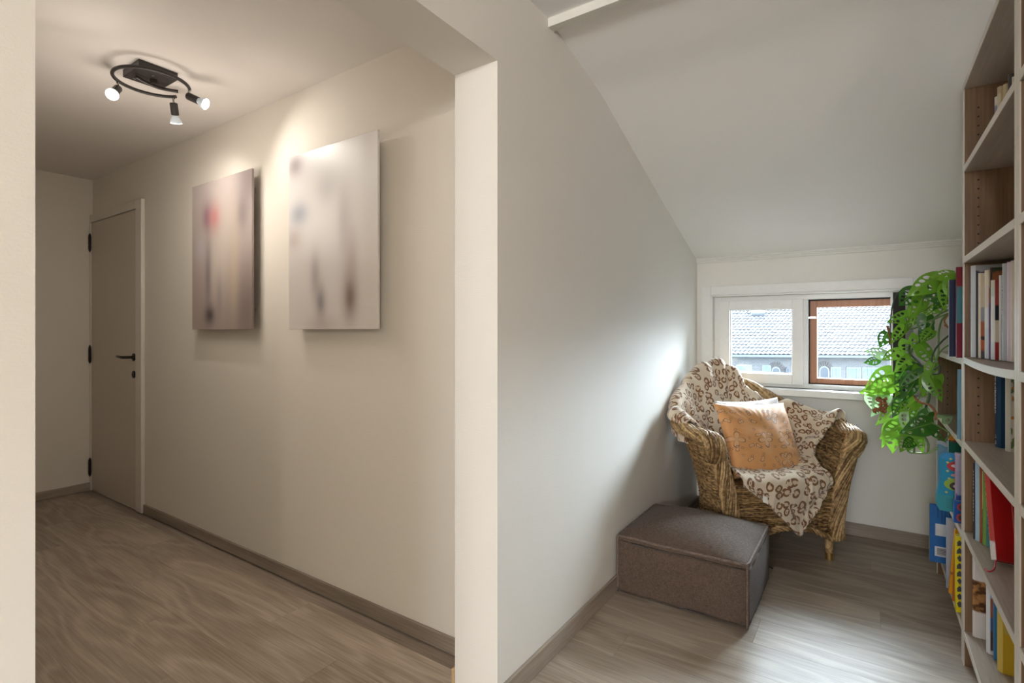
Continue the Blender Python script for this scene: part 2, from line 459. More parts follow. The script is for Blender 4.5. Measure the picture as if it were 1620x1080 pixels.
MB().add([(-6.2, -0.5, ZG), (15.2, -0.5, ZG), (15.2, -0.5 + D*ca, ZG + D*sa), (-6.2, -0.5 + D*ca, ZG + D*sa), (15.2, 9, ZG), (-6.2, 9, ZG)],
         [(0, 1, 2, 3), (3, 2, 4, 5), (0, 3, 5), (1, 4, 2), (0, 5, 4, 1)]).build('roof_deck', M['gutter'], house)
# roof window
def on_roof(s, d, h): return (s, -0.5 + d*ca - h*sa, ZG + 0.06 + d*sa + h*ca)
def roof_box(m, s0, s1, d0, d1, h0, h1):
    p = [on_roof(s, d, h) for h in (h0, h1) for (s, d) in ((s0, d0), (s1, d0), (s1, d1), (s0, d1))]
    return m.add(p, [(0,3,2,1),(4,5,6,7),(0,1,5,4),(1,2,6,5),(2,3,7,6),(3,0,4,7)])
rw = MB()
for a in ((1.74, 1.84, 4.0, 5.3), (2.36, 2.46, 4.0, 5.3), (1.84, 2.36, 4.0, 4.12), (1.84, 2.36, 5.2, 5.3)): roof_box(rw, *a, 0.0, 0.20)
rwo = rw.build('roof_window', M['housewhite'], house)
roof_box(MB(), 1.84, 2.36, 4.12, 5.2, 0.0, 0.15).build('pane', plain('sky_glass', (0.07, 0.095, 0.115), 0.2), rwo)
# windows and shutters in the brick wall
def arched(s0, s1, z0, z1, name):
    w = s1 - s0; c = (s0 + s1) / 2; zs = z1 - w / 2
    def arc(r, z_): return [(c + r * math.cos(a), z_ + r * math.sin(a)) for a in [math.pi * k / 12 for k in range(13)]]
    o_ = [(s1 + .06, z0 - .06)] + arc(w/2 + .06, zs) + [(s0 - .06, z0 - .06)]
    f_ = MB().prism(o_, 'Y', 0.0, 0.08).build(name, M['housewhite'], house)
    MB().prism([(s1, z0)] + arc(w/2, zs) + [(s0, z0)], 'Y', -0.012, 0.03).build('pane', M['darkglass'], f_)
    st = MB()
    for k in range(11):
        a = math.pi * (k + .5) / 11; r0, r1 = w/2 + .09, w/2 + .30; da = math.pi / 11 * .42
        st.prism([(c + r_*math.cos(a_), zs + r_*math.sin(a_)) for (r_, a_) in ((r0, a-da), (r1, a-da*.9), (r1, a+da*.9), (r0, a+da))], 'Y', 0.015, 0.08)
    st.build('arch_bricks', plain('arch_brick', (0.07, 0.066, 0.066), 0.9), house)
def shuttered(s0, s1, z0, z1):
    f_ = MB().box(s0 - .05, s1 + .05, 0.0, 0.09, z0 - .05, z1 + .06).build('window', M['housewhite'], house)
    m_ = MB(); n_ = max(2, int((s1 - s0) / 0.16))
    for k in range(n_): m_.box(s0 + (s1-s0)*k/n_ + .005, s0 + (s1-s0)*(k+1)/n_ - .005, -0.02, 0.05, z0, z1)
    m_.build('shutter', M['shutter'], f_)
G0 = 4.2
arched(2.03, 2.33, G0 - 1.12, G0 - 0.68, 'arched_window')
arched(4.26, 4.60, G0 - 1.12, G0 - 0.62, 'arched_window')
for a in ((0.30, 0.98), (1.56, 1.89), (4.78, 5.15), (5.5, 6.07), (6.2, 6.9), (-1.9, -1.2), (7.6, 8.2)):
    shuttered(a[0], a[1], G0 - 1.75, G0 - (0.60 if a[0] < 4 else 0.66))
lan = MB().box(2.62, 2.66, -0.16, 0.06, G0 - .74, G0 - .70).box(2.57, 2.71, -.22, -.08, G0 - .98, G0 - .74).prism([(2.55, G0 - .74), (2.73, G0 - .74), (2.64, G0 - .62)], 'Y', -.22, -.08)
lan.build('wall_lantern', M['darkglass'], house)
MB().box(-60, 60, 4.2, 90, -4.4, -4.2).build('ground_outside', plain('street_paving', (0.10, 0.10, 0.10), 0.9), kind='structure')

# ------------------------------------------------------------------ BOOKCASES
XS, XB = 0.287, 0.585
def bookcase(name, label, y0, y1, shelves, ztop, sag=None, group='oak bookcases along the right wall'):
    """y0..y1 outer; shelves = heights of shelf tops."""
    b = thing(name, label, 'bookcase', ((XS + XB) / 2, (y0 + y1) / 2, 0), group=group)
    ox, oy = (XS + XB) / 2, (y0 + y1) / 2
    T = 0.025
    def L(m): m.v = [(a - ox, c - oy, e) for (a, c, e) in m.v]; return m
    for ya in (y0, y1 - T):
        sp_ = L(MB().box(XS + 0.003, XB, ya, ya + T, 0, ztop)).build('side_panel', M['oak'], b)
        L(MB().box(XS, XS + 0.003, ya + .0006, ya + T - .0006, 0, ztop)).build('edge_band', M['edge'], sp_, label='pale front edge band')
    L(MB().box(XB - 0.008, XB, y0 + T, y1 - T, 0.06, ztop)).build('back_panel', M['oak'], b)
    L(MB().box(XS + 0.045, XS + 0.06, y0 + T, y1 - T, 0, 0.10)).build('plinth', M['oak'], b)
    for z in shelves + [ztop]:
        th = 0.022
        s_ = MB(); e_ = MB(); N = 16; dz = (sag or {}).get(z, 0.0)
        def zc(k): return z - dz * (1 - (2 * k / N - 1) ** 2)
        ys = [y0 + T + 0.001 + (y1 - y0 - 2*T - 0.002) * k / N for k in range(N + 1)]
        for (mm, xa, xb) in ((s_, XS + 0.002, XB - 0.009), (e_, XS, XS + 0.002)):
            b0 = len(mm.v)
            for k in range(N + 1):
                mm.v += [(xa, ys[k], zc(k) - th), (xb, ys[k], zc(k) - th), (xb, ys[k], zc(k)), (xa, ys[k], zc(k))]
            for k in range(N):
                for q in range(4): mm.f.append((b0+k*4+q, b0+k*4+(q+1) % 4, b0+(k+1)*4+(q+1) % 4, b0+(k+1)*4+q))
            mm.f += [(b0, b0+1, b0+2, b0+3), (b0+N*4+3, b0+N*4+2, b0+N*4+1, b0+N*4)]
        so = L(s_).build('top_board' if z == ztop else 'shelf', M['shelf'], b)
        L(e_).build('edge_band', M['edge'], so, label='pale front edge band')
    ph = MB()
    z = 0.20
    while z < ztop - 0.08:
        if all(abs(z - s) > 0.025 for s in shelves):
            for xx in (XS + 0.04, XB - 0.06):
                ph.lathe([(0.0032, 0), (0.0032, 0.0012)], 8, (xx, y1 - T + .0003, z), (0, -1, 0))
                ph.lathe([(0.0032, 0), (0.0032, 0.0012)], 8, (xx, y0 + T - .0003, z), (0, 1, 0))
        z += 0.032
    L(ph).build('shelf_pin_holes', M['dark'], b, kind='stuff')
    return b
S = [0.127, 0.483, 0.807, 1.108, 1.465, 1.790]
bookcase('tall_bookcase', 'tall oak bookcase with cookbooks, its far side towards the window', 1.656, 2.485, S, 2.088, sag={1.108: 0.008})
bookcase('tall_bookcase', 'tall oak bookcase cut off by the right edge of the photo', 0.826, 1.655, S, 2.088)
bookcase('low_bookcase', 'low oak bookcase with children\'s books under the trailing plant', 2.486, 3.345, [0.127, 0.463, 0.795], 1.100)

# ------------------------------------------------------------------ BOOKS
def bands(name, stops, rough=0.35, axis=2, extra=None):
    """printed cover: colours in bands up the cover; stops = (height from base in metres, colour)."""
    t = NT(name); tc = t.n('ShaderNodeTexCoord'); v = tc.outputs['Object']
    sp_ = t.n('ShaderNodeSeparateXYZ'); t.l(v, sp_.inputs[0])
    wob = t.math('MULTIPLY_ADD', t.noise(v, 25, 3), 0.05, -0.025)
    z = t.math('ADD', sp_.outputs[axis], wob)
    col = stops[0][1]
    for (h, c) in stops[1:]:
        col = t.mix(t.step(z, h - 0.004, h + 0.004), col, c)
    if extra: col = extra(t, v, sp_, col)
    return t.fin(col, max(rough, .45), 0.14)
BOOKN = [0]
def book(label, x, y, z, w, th, h, cover, spine=None, rounded=True, rot=(0, 0, 0), group=None, name='book', text=None, tone=None, cat='book'):
    """spine faces -X at x; far side at y (book runs towards -Y by th)."""
    b = thing(name, label, cat, (x, y, z), rot, group)
    c = 0.003; n = 8
    prof_o = []
    if rounded:
        bul = min(0.010, th * 0.32)
        for k in range(n + 1):
            a = k / n; prof_o.append((bul * (1 - math.sin(math.pi * a)) , -th * a))
    else: prof_o = [(0, 0), (0, -th)]
    sx = [p[0] for p in prof_o]
    # spine shell
    m_ = MB(); inner = [(p[0] + c, p[1] * (1 - 2*c/th) - c) for p in prof_o]
    m_.prism(prof_o + inner[::-1], 'Z', 0, h)
    e0 = sx[0]
    sp_o = m_.build('spine', spine or cover, b, smooth=False)
    cv = MB().box(e0 + .0005, w, -c, 0, 0, h).box(e0 + .0005, w, -th, -th + c, 0, h).build('cover', cover, b, bevel=0.0008, seg=1)
    ov = 0.003
    MB().box(e0 + c + .001, w - ov, -th + c + .0003, -c - .0003, ov, h - ov).build('pages', M['pages'], b)
    return b
def P(n, c, r=0.35): return plain('cover_' + n, c, max(r, .45), var=0.06, scale=60, spec=0.14)
def lettering(parent, body, size, loc, rot, mat, part='lettering'):
    cu = bpy.data.curves.new(part, 'FONT'); cu.body = body; cu.size = size; cu.extrude = 0.0004; cu.resolution_u = 2
    cu.align_x = 'CENTER'; cu.align_y = 'CENTER'
    tmp = bpy.data.objects.new('tmp', cu); COL.objects.link(tmp)
    dg = bpy.context.evaluated_depsgraph_get(); me = bpy.data.meshes.new_from_object(tmp.evaluated_get(dg))
    bpy.data.objects.remove(tmp); me.materials.clear(); me.materials.append(mat)
    o = bpy.data.objects.new(part, me); COL.objects.link(o); o.parent = parent; o.location = loc; o.rotation_euler = rot
    return o
def dashes(parent, x0, y0, z0, z1, n, wdt, mat, seed=1, axis='spine'):
    """unreadably small spine print as little marks."""
    rr = random.Random(seed); m_ = MB(); z = z0
    for k in range(n):
        l_ = (z1 - z0) / n
        if rr.random() < 0.82:
            m_.box(x0 - .0006, x0 + .0006, y0 - wdt * rr.uniform(.4, 1), y0 + wdt * rr.uniform(.3, 1), z0 + k*l_, z0 + (k + rr.uniform(.4, .7))*l_)
    return m_.build('spine_print', mat, parent, kind='stuff')
ratio = lambda u: ((-0.5621 + 0.8271 * (u - 810) / 826), (0.8271 + 0.5621 * (u - 810) / 826))
def xat(u, y):
    a, b_ = ratio(u); return y * a / b_
INK = plain('ink', (0.05, 0.05, 0.06), 0.6); WHITE_INK = plain('white_ink', (0.85, 0.87, 0.88), 0.6)
# shelf of cookbooks, z = 1.108, from the far upright towards the camera
ZC = 1.1085
row_books = [  # x, y_far, thickness, height, cover, spine, label, width
    (0.312, 2.432, 0.046, 0.318, bands('cover_slipcase', [(0, (0.05, 0.05, 0.065)), (.300, (0.40, 0.41, 0.43))]), P('silver', (0.55, 0.58, 0.60)), 'large silver grey book first beside the oak upright', 0.25),
    (0.342, 2.382, 0.016, 0.290, bands('cover_landscape', [(0, (0.08, 0.08, 0.09)), (.025, (0.50, 0.13, 0.05)), (.06, (0.04, 0.03, 0.03)), (.075, (0.42, 0.13, 0.06)), (.125, (0.34, 0.35, 0.37)), (.17, (0.62, 0.55, 0.42))]), P('cream', (0.70, 0.62, 0.48)), 'cream and rust red picture book right after the silver grey one', 0.22),
    (0.333, 2.362, 0.026, 0.298, bands('cover_violet', [(0, (0.24, 0.10, 0.34)), (.19, (0.50, 0.16, 0.12)), (.24, (0.62, 0.52, 0.32))]), bands('spine_speckle', [(0, (0.62, 0.68, 0.74)), (.1, (0.72, 0.74, 0.76)), (.17, (0.72, 0.66, 0.60)), (.25, (0.78, 0.70, 0.58))]), 'white book with speckled spine and violet cover edge', 0.21),
    (0.361, 2.332, 0.014, 0.305, bands('cover_dish', [(0, (0.05, 0.03, 0.03)), (.255, (0.30, 0.11, 0.04)), (.285, (0.05, 0.06, 0.03))]), P('darkbrown', (0.06, 0.035, 0.03)), 'dark brown book with food photo rising behind the white ones', 0.22),
    (0.3475, 2.313, 0.024, 0.262, bands('cover_redcream', [(0, (0.33, 0.03, 0.03)), (.055, (0.66, 0.60, 0.47)), (.13, (0.02, 0.02, 0.03)), (.18, (0.32, 0.06, 0.05))]), bands('spine_white', [(0, (0.70, 0.75, 0.80)), (.05, (0.80, 0.82, 0.82)), (.215, (0.62, 0.70, 0.62)), (.24, (0.70, 0.66, 0.55))]), 'short white spined book with red, black and cream cover', 0.19),
    (0.358, 2.284, 0.010, 0.276, P('offwhite', (0.74, 0.74, 0.74)), None, 'slim off white book leaning on the grey spined one', 0.19),
    (0.353, 2.270, 0.030, 0.312, P('steel', (0.30, 0.32, 0.35)), P('steelspine', (0.50, 0.53, 0.56)), 'steel grey book with rounded spine near the right upright', 0.18),
    (0.3575, 2.236, 0.022, 0.314, bands('cover_purple', [(0, (0.12, 0.04, 0.22)), (.08, (0.45, 0.03, 0.22)), (.11, (0.15, 0.05, 0.25)), (.2, (0.18, 0.10, 0.14))]), P('pinkwhite', (0.74, 0.62, 0.70)), 'pink white spined book with purple cover', 0.18),
    (0.363, 2.208, 0.026, 0.316, P('tan', (0.52, 0.30, 0.13)), P('creamspine', (0.72, 0.64, 0.55)), 'tan covered book, nearest of the cookbook row', 0.17),
]
ROW = [(1534.0, 2.434), (1547.0, 2.387), (1556.5, 2.370), (1565.5, 2.343), (1566.5, 2.328), (1580.0, 2.303), (1584.0, 2.292), (1592.0, 2.261), (1597.5, 2.238)]
row_books = [(xat(*ROW[i]), ROW[i][1]) + b_[2:] for i, b_ in enumerate(row_books)]
for i, (x_, y_, t_, h_, cv, sp_, lab, wd) in enumerate(row_books):
    bk = book(lab, x_, y_, ZC - 0.008 * (1 - ((y_ - 2.07) / .39) ** 2) + .0016, wd, t_, h_, cv, sp_, group='cookbooks on the middle shelf')
    if i in (0, 4, 6):
        dashes(bk, 0.0005 if i != 4 else 0.001, -t_ * 0.45, h_ * .3, h_ * .92, 34, t_ * .12, INK if i else plain('blue_ink', (0.12, 0.15, 0.30), .6), i)
# top shelf: small old paperbacks
zt = 1.7905
for (u_, y_, t_, h_, cv, sp_, lab) in [
    (1572.5, 2.36, 0.020, 0.190, P('oldblue', (0.55, 0.58, 0.62)), bands('spine_oldblue', [(0, (0.25, 0.27, 0.42)), (.16, (0.70, 0.68, 0.60))]), 'small pale blue paperback, farthest on the top shelf'),
    (1576.5, 2.335, 0.022, 0.212, P('oldcream', (0.66, 0.53, 0.33)), bands('spine_oldcream', [(0, (0.68, 0.60, 0.42)), (.11, (0.20, 0.12, 0.06)), (.13, (0.66, 0.58, 0.42)), (.195, (0.55, 0.45, 0.30))]), 'worn cream old book with brown marks on the top shelf'),
    (1586.0, 2.300, 0.020, 0.205, P('oldtan', (0.60, 0.48, 0.30)), None, 'plain tan old book behind the dark one on the top shelf'),
    (1593.5, 2.270, 0.022, 0.222, P('olddark', (0.09, 0.085, 0.08)), None, 'charcoal old book standing tallest on the top shelf'),
    (1599.5, 2.235, 0.024, 0.200, P('oldivory', (0.68, 0.62, 0.52)), None, 'ivory old book nearest the camera on the top shelf')]:
    book(lab, xat(u_, y_), y_, zt, 0.13, t_, h_, cv, sp_, group='old paperbacks on the top shelf')
# second shelf down: blue and floral book
zb = 0.8075
bb = book('dark blue thick book with white spine letters', 0.362, 2.42, zb, 0.20, 0.050, 0.262, P('navy', (0.012, 0.05, 0.11), .3), group='books on the floral shelf')
lettering(bb, 'mediterraan', 0.026, (-0.0008, -0.030, 0.176), (R(90), R(90), R(-90)), WHITE_INK)
lettering(bb, 'tuinen', 0.020, (0.0016, -0.010, 0.165), (R(90), R(90), R(-90)), WHITE_INK)
dashes(bb, 0.0, -0.030, 0.01, 0.045, 5, 0.004, WHITE_INK, 5)
def floral(t, v, sp_, col):
    g = t.step(t.noise(t.vmath('MULTIPLY', v, (1, 1, 0.5)), 45, 2), 0.50, 0.55)
    col = t.mix(g, col, (0.13, 0.20, 0.08))
    o_ = t.step(t.noise(t.vmath('ADD', v, (3, 1, 2)), 50, 1), 0.58, 0.62)
    return t.mix(o_, col, (0.50, 0.22, 0.06))
book('white book with green stems and orange flowers on its cover', 0.376, 2.35, zb, 0.20, 0.040, 0.258, bands('cover_floral', [(0, (0.66, 0.62, 0.52))], extra=floral), P('floralspine', (0.55, 0.52, 0.44)), group='books on the floral shelf')
# third shelf: slim books and the leaning red book
zr = 0.4835
slim = [(0.305, 2.395, 0.012, 0.262, P('inkblue', (0.02, 0.03, 0.05)), P('inkblue', (0.02, 0.03, 0.05)), 'slim black book with white spine letters'),
        (0.308, 2.378, 0.012, 0.268, P('paleblue', (0.42, 0.60, 0.74)), P('palegrey', (0.60, 0.70, 0.76)), 'slim pale blue book beside the slim black one'),
        (0.316, 2.362, 0.010, 0.262, P('rust', (0.36, 0.10, 0.05)), P('sage', (0.42, 0.48, 0.38)), 'slim sage green book with rust red cover'),
        (0.322, 2.348, 0.012, 0.245, P('meadow', (0.25, 0.42, 0.10)), bands('spine_meadow', [(0, (0.15, 0.30, 0.06)), (.12, (0.50, 0.62, 0.25))]), 'slim meadow green book behind the red one'),
        (0.330, 2.334, 0.010, 0.240, P('teal', (0.10, 0.35, 0.38)), None, 'slim teal book right behind the red one')]
for k, (x_, y_, t_, h_, cv, sp_, lab) in enumerate(slim):
    s_ = book(lab, x_, y_, zr, 0.20, t_, h_, cv, sp_, rounded=False, group='slim books beside the red book')
    if k == 0: dashes(s_, 0.0, -0.006, 0.06, 0.24, 16, 0.003, WHITE_INK, 9)
def red_extra(t, v, sp_, col): 
    f = t.noise(v, 14, 3)
    return t.mix(t.math('MULTIPLY', f, 0.5), col, (0.20, 0.004, 0.004))
RED = bands('cover_red', [(0, (0.42, 0.008, 0.008))], rough=0.28, extra=red_extra)
RSP = bands('spine_red', [(0, (0.72, 0.66, 0.66)), (.05, (0.52, 0.07, 0.06))], rough=0.4)
red = book('big red leaning book with gold ornament and a ribbon', 0.318, 2.187, zr + 0.001, 0.23, 0.036, 0.290, RED, RSP, rot=(R(-25), 0, 0), group=None)
GOLD = plain('gold_ink', (0.50, 0.34, 0.10), 0.4, metal=0.5)
orn = MB()
yy = -0.0364
for (cx, cz, s) in ((0.155, 0.185, 1.0), (0.16, 0.09, 0.7)):
    for k in range(7):
        a = R(20 + 22 * k)
        p0 = Vector((cx, yy, cz - .03*s)); p1 = p0 + Vector((math.cos(a) * .04*s, 0, math.sin(a) * .05*s))
        mid = (p0 + p1) / 2 + Vector((-math.sin(a), 0, math.cos(a))) * .006 * s
        orn.tube(catmull([p0, mid, p1], 8), 0.0012, 5)
    orn.tube([Vector((cx + .012*s*math.cos(t_), yy, cz - .045*s + .012*s*math.sin(t_))) for t_ in [k * .5 for k in range(13)]], 0.0013, 5)
orn.build('gold_ornament', GOLD, red)
MB().box(0.055, 0.058, yy - .0006, yy + .001, 0.004, 0.286).build('hinge_groove', plain('groove_red', (0.55, 0.10, 0.08), .4), red)
dashes(red, 0.0003, -0.018, 0.06, 0.27, 26, 0.005, GOLD, 3)
rib = MB(); pr = catmull([(0.010, -0.020, 0.006), (0.006, -0.045, -0.008), (-0.002, -0.075, -0.031), (-0.018, -0.10, -0.0445), (-0.025, -0.085, -0.0372)], 24)
rib.tube(pr, 0.0022, 6).build('ribbon', plain('red_ribbon', (0.50, 0.02, 0.03), .5), red)
# bottom shelf of the tall bookcase
z0 = 0.1275
def lion_cover(t, v, sp_, col):
    d = t.math('ABSOLUTE', t.math('SUBTRACT', sp_.outputs[2], 0.145)); wv = t.math('MULTIPLY_ADD', t.noise(v, 20, 2), 0.05, 0.03)
    m_ = t.step(t.math('SUBTRACT', wv, d), -0.004, 0.004)
    return t.mix(m_, col, t.mix(t.step(t.noise(v, 40, 3), .42, .6), (0.10, 0.045, 0.02), (0.45, 0.22, 0.08)))
lion = bands('cover_animal', [(0, (0.74, 0.70, 0.68))], extra=lion_cover)
book('white book with brown furry animal photo, beside the upright', 0.308, 2.447, z0, 0.24, 0.022, 0.300, lion, None, group='books on the bottom shelf')
book('book with white spine and blue sky landscape cover', 0.330, 2.350, z0, 0.22, 0.026, 0.290, bands('cover_desert', [(0, (0.66, 0.66, 0.68)), (.02, (0.10, 0.06, 0.07)), (.075, (0.08, 0.12, 0.25)), (.12, (0.33, 0.12, 0.07)), (.19, (0.30, 0.48, 0.68)), (.235, (0.05, 0.15, 0.40))]), P('whitespine', (0.74, 0.76, 0.80)), group='books on the bottom shelf')
book('mid blue slim book between landscape and yellow book', 0.343, 2.305, z0, 0.22, 0.014, 0.285, P('midblue', (0.05, 0.20, 0.42)), None, rounded=False, group='books on the bottom shelf')
def yel(t, v, sp_, col):
    dx = t.math('SUBTRACT', sp_.outputs[0], 0.115); dz = t.math('MULTIPLY', t.math('SUBTRACT', sp_.outputs[2], 0.05), 0.45)
    r_ = t.math('SQRT', t.math('ADD', t.math('MULTIPLY', dx, dx), t.math('MULTIPLY', dz, dz)))
    col = t.mix(t.step(t.math('MULTIPLY', r_, -1.0), -0.064, -0.058), col, (0.76, 0.72, 0.62))
    return t.mix(t.step(t.math('MULTIPLY', r_, -1.0), -0.050, -0.044), col, (0.60, 0.38, 0.24))
YEL = bands('cover_yellow', [(0, (0.70, 0.46, 0.04)), (.13, (0.66, 0.50, 0.10)), (.19, (0.62, 0.54, 0.28)), (.24, (0.66, 0.62, 0.50))], extra=yel)
book('large yellow book, nearest on the bottom shelf', 0.342, 2.255, z0, 0.22, 0.040, 0.285, YEL, bands('spine_yellow', [(0, (0.70, 0.52, 0.12)), (.2, (0.72, 0.68, 0.52))]), group='books on the bottom shelf')
# on top of the low bookcase
ztop = 1.1005
book('navy book standing on the low bookcase, cover edge showing', 0.2655, 2.66, ztop, 0.22, 0.012, 0.300, P('nightblue', (0.02, 0.025, 0.06)), P('paleblueedge', (0.50, 0.56, 0.66)), rounded=False, group='books on the low bookcase')
book('tall maroon and teal book between navy book and upright', 0.2765, 2.56, ztop, 0.22, 0.020, 0.338, bands('cover_maroon', [(0, (0.20, 0.012, 0.03)), (.13, (0.06, 0.20, 0.24)), (.262, (0.20, 0.01, 0.02))]), P('maroon', (0.20, 0.012, 0.03)), rounded=False, group='books on the low bookcase')
# children's books in the low bookcase: bottom shelf z=.127
def kids(label, x_, y_, z_, w_, t_, h_, cover, spine=None, rot=(0, 0, 0), name='childrens_book'):
    return book(label, x_, y_, z_, w_, t_, h_, cover, spine, rounded=False, rot=rot, group="children's books in the low bookcase", name=name)
bl = kids('blue book sticking out with barcode on its back cover', 0.241, 3.125, z0, 0.25, 0.014, 0.266, P('royal', (0.035, 0.15, 0.42)), P('yellowspine', (0.68, 0.58, 0.12)))
STK = plain('white_sticker', (0.74, 0.74, 0.76), 0.5); yb = -0.0144
MB().box(0.022, 0.072, yb - .0005, yb + .0008, 0.125, 0.180).build('sticker', STK, bl)
bc = MB().box(0.020, 0.082, yb - .0005, yb + .0008, 0.030, 0.075).build('barcode_label', STK, bl)
bar = MB(); rr = random.Random(4); zz = 0.036
while zz < 0.068:
    hgt = rr.choice((.0012, .002, .003)); bar.box(0.028, 0.074, yb - .0009, yb, zz, zz + hgt); zz += hgt + rr.choice((.0012, .002))
bar.build('barcode_bars', INK, bc, kind='stuff')
tx = MB()
for k in range(11): tx.box(0.030 + k*.014, 0.033 + k*.014, yb - .0005, yb + .0008, 0.215 - rr.uniform(0, .03), 0.25 - (k % 3) * .004)
tx.build('printed_text', plain('dark_blue_ink', (0.015, 0.05, 0.18), .6), bl, kind='stuff')
MB().lathe([(0.0085, 0), (0.0085, .001)], 18, (0.094, yb + .0003, 0.143), (0, -1, 0)).build('red_logo_dot', plain('pink_dot', (0.75, 0.32, 0.28), .5), bl)
lettering(bl, 'CE', 0.014, (0.094, yb - .0003, 0.163), (R(90), R(90), 0), INK, 'printed_mark')
kids('pale lilac hardcover with bright blue edge, behind the orange book', 0.275, 2.84, z0, 0.22, 0.016, 0.290, P('lilacgrey', (0.40, 0.41, 0.46)), P('blueedge', (0.34, 0.46, 0.72)))
kids('orange book leaning on the low shelf', 0.272, 2.742, z0 + .019, 0.20, 0.024, 0.255, bands('cover_orange', [(0, (0.64, 0.30, 0.02)), (.075, (0.30, 0.10, 0.02)), (.085, (0.66, 0.31, 0.02))]), None, rot=(R(-5), R(5), 0))
kids('slim rust orange book between orange and yellow book', 0.279, 2.69, z0 + .0075, 0.20, 0.010, 0.24, P('rustorange', (0.45, 0.13, 0.03)), None, rot=(0, R(2), 0))
yk = kids('bright yellow book with black silhouettes on its spine', 0.2815, 2.635, z0, 0.20, 0.032, 0.290, P('lemon', (0.72, 0.60, 0.02)), None)
sil = MB(); rr = random.Random(11)
for k in range(9):
    zz = 0.02 + k * .029
    sil.prism([(0.002 + rr.uniform(0, .012), zz), (0.012 + rr.uniform(0, .008), zz + .004), (0.018 + rr.uniform(0, .006), zz + .016), (0.010, zz + .024), (0.003, zz + .014)], 'Y', -.0327, -.0318)
sil.build('printed_silhouettes', INK, yk, kind='stuff')
# children's books: shelf z=.463
z2 = 0.4635
tb = thing('shaped_board_book', 'teal wavy edged board book with tractor picture', 'book', (0.233, 2.80, z2), group="children's books in the low bookcase")
def wavy(th0, th1, inset):
    left = []
    for k in range(25):
        z_ = 0.236 * k / 24
        xw = 0.005 + 0.016 * (z_ / .236) + 0.0035 * math.sin(z_ / .236 * 2 * math.pi * 1.6 + 2.6)
        if k < 2: xw += .008 * (2 - k) / 2
        if k > 22: xw += .010 * (k - 22) / 2
        left.append((xw + inset, z_ * (1 - inset * 8) + inset))
    return left + [(0.20, 0.236 - inset), (0.20, inset)]
MB().prism(wavy(0, 0, 0.0), 'Y', -0.006, 0.0).prism(wavy(0, 0, 0), 'Y', -0.034, -0.028).build('cover', bands('cover_sea', [(0, (0.05, 0.30, 0.36)), (.062, (0.03, 0.27, 0.44)), (.215, (0.05, 0.28, 0.55))]), tb)
MB().prism(wavy(0, 0, 0.0035), 'Y', -0.028, -0.006).build('pages', plain('pale_blue_pages', (0.55, 0.68, 0.82), .6), tb)
def disc(m_, cx, cz, rx, rz, y_, n=24): return m_.prism([(cx + rx*math.cos(2*math.pi*k/n), cz + rz*math.sin(2*math.pi*k/n)) for k in range(n)], 'Y', y_ - .0006, y_)
yk_ = -0.0341
disc(MB(), 0.083, 0.186, 0.046, 0.023, yk_).build('red_oval', plain('print_red', (0.50, 0.03, 0.03), .4), tb)
disc(disc(MB(), 0.085, 0.188, 0.034, 0.009, yk_ - .0007), 0.095, 0.183, 0.022, 0.009, yk_ - .0007).build('white_animal_shape', plain('print_white', (0.78, 0.78, 0.76), .4), tb)
disc(MB(), 0.078, 0.112, 0.050, 0.027, yk_).build('green_oval', plain('print_green', (0.28, 0.44, 0.05), .4), tb)
trc = disc(disc(MB(), 0.066, 0.106, 0.020, 0.016, yk_ - .0007), 0.110, 0.104, 0.013, 0.011, yk_ - .0007).build('tractor_wheels', plain('print_dark', (0.05, 0.035, 0.03), .5), tb)
disc(MB(), 0.066, 0.106, 0.009, 0.007, yk_ - .0014).build('wheel_hub', plain('print_grey', (0.6, 0.58, 0.55), .5), trc)
MB().box(0.070, 0.118, yk_ - .0012, yk_ - .0005, 0.112, 0.120).box(0.088, 0.105, yk_ - .0012, yk_ - .0005, 0.120, 0.130).build('tractor_body', plain('print_orange', (0.55, 0.10, 0.02), .4), tb)
disc(MB(), 0.080, 0.150, 0.030, 0.008, yk_).build('pink_shape', plain('print_pink', (0.66, 0.30, 0.28), .4), tb)
stp = MB()
for (cx, cz) in ((.050, .215), (.085, .214), (.040, .165), (.045, .135), (.036, .078), (.066, .075), (.1, .074), (.040, .2)): disc(stp, cx, cz, .005, .004, yk_, 7)
stp.build('yellow_stars', plain('print_yellow', (0.66, 0.52, 0.12), .4), tb)
tx = MB()
for k in range(6): tx.box(0.035, 0.10 - (k % 2) * .01, yk_ - .0004, yk_ + .0002, 0.015 + k*.007, 0.0165 + k*.007)
tx.build('printed_text', plain('teal_ink', (0.02, 0.15, 0.20), .6), tb, kind='stuff')
kids('tall grey blue book behind the teal board book', 0.261, 3.02, z2, 0.20, 0.016, 0.246, bands('cover_fish', [(0, (0.20, 0.34, 0.46)), (.222, (0.14, 0.30, 0.42)), (.232, (0.46, 0.47, 0.52))]), P('greylilac', (0.45, 0.46, 0.52)))
kids('dark green book with orange square at its top', 0.288, 2.91, z2, 0.18, 0.016, 0.300, bands('cover_green', [(0, (0.015, 0.12, 0.07)), (.262, (0.24, 0.03, 0.03)), (.268, (0.62, 0.22, 0.02)), (.293, (0.24, 0.03, 0.03))]), P('whiteedge', (0.66, 0.68, 0.74)))
kids('lilac book standing between board book and upright', 0.2855, 2.67, z2, 0.18, 0.020, 0.262, bands('cover_lilac', [(0, (0.05, 0.09, 0.32)), (.10, (0.40, 0.38, 0.52)), (.2, (0.46, 0.43, 0.56))]), P('pinkedge', (0.60, 0.34, 0.48)))
vb = kids('small blue board book with red oval pictures', 0.2775, 2.640, z2, 0.16, 0.022, 0.085, P('carblue', (0.02, 0.09, 0.32)), P('caredge', (0.06, 0.20, 0.60)))
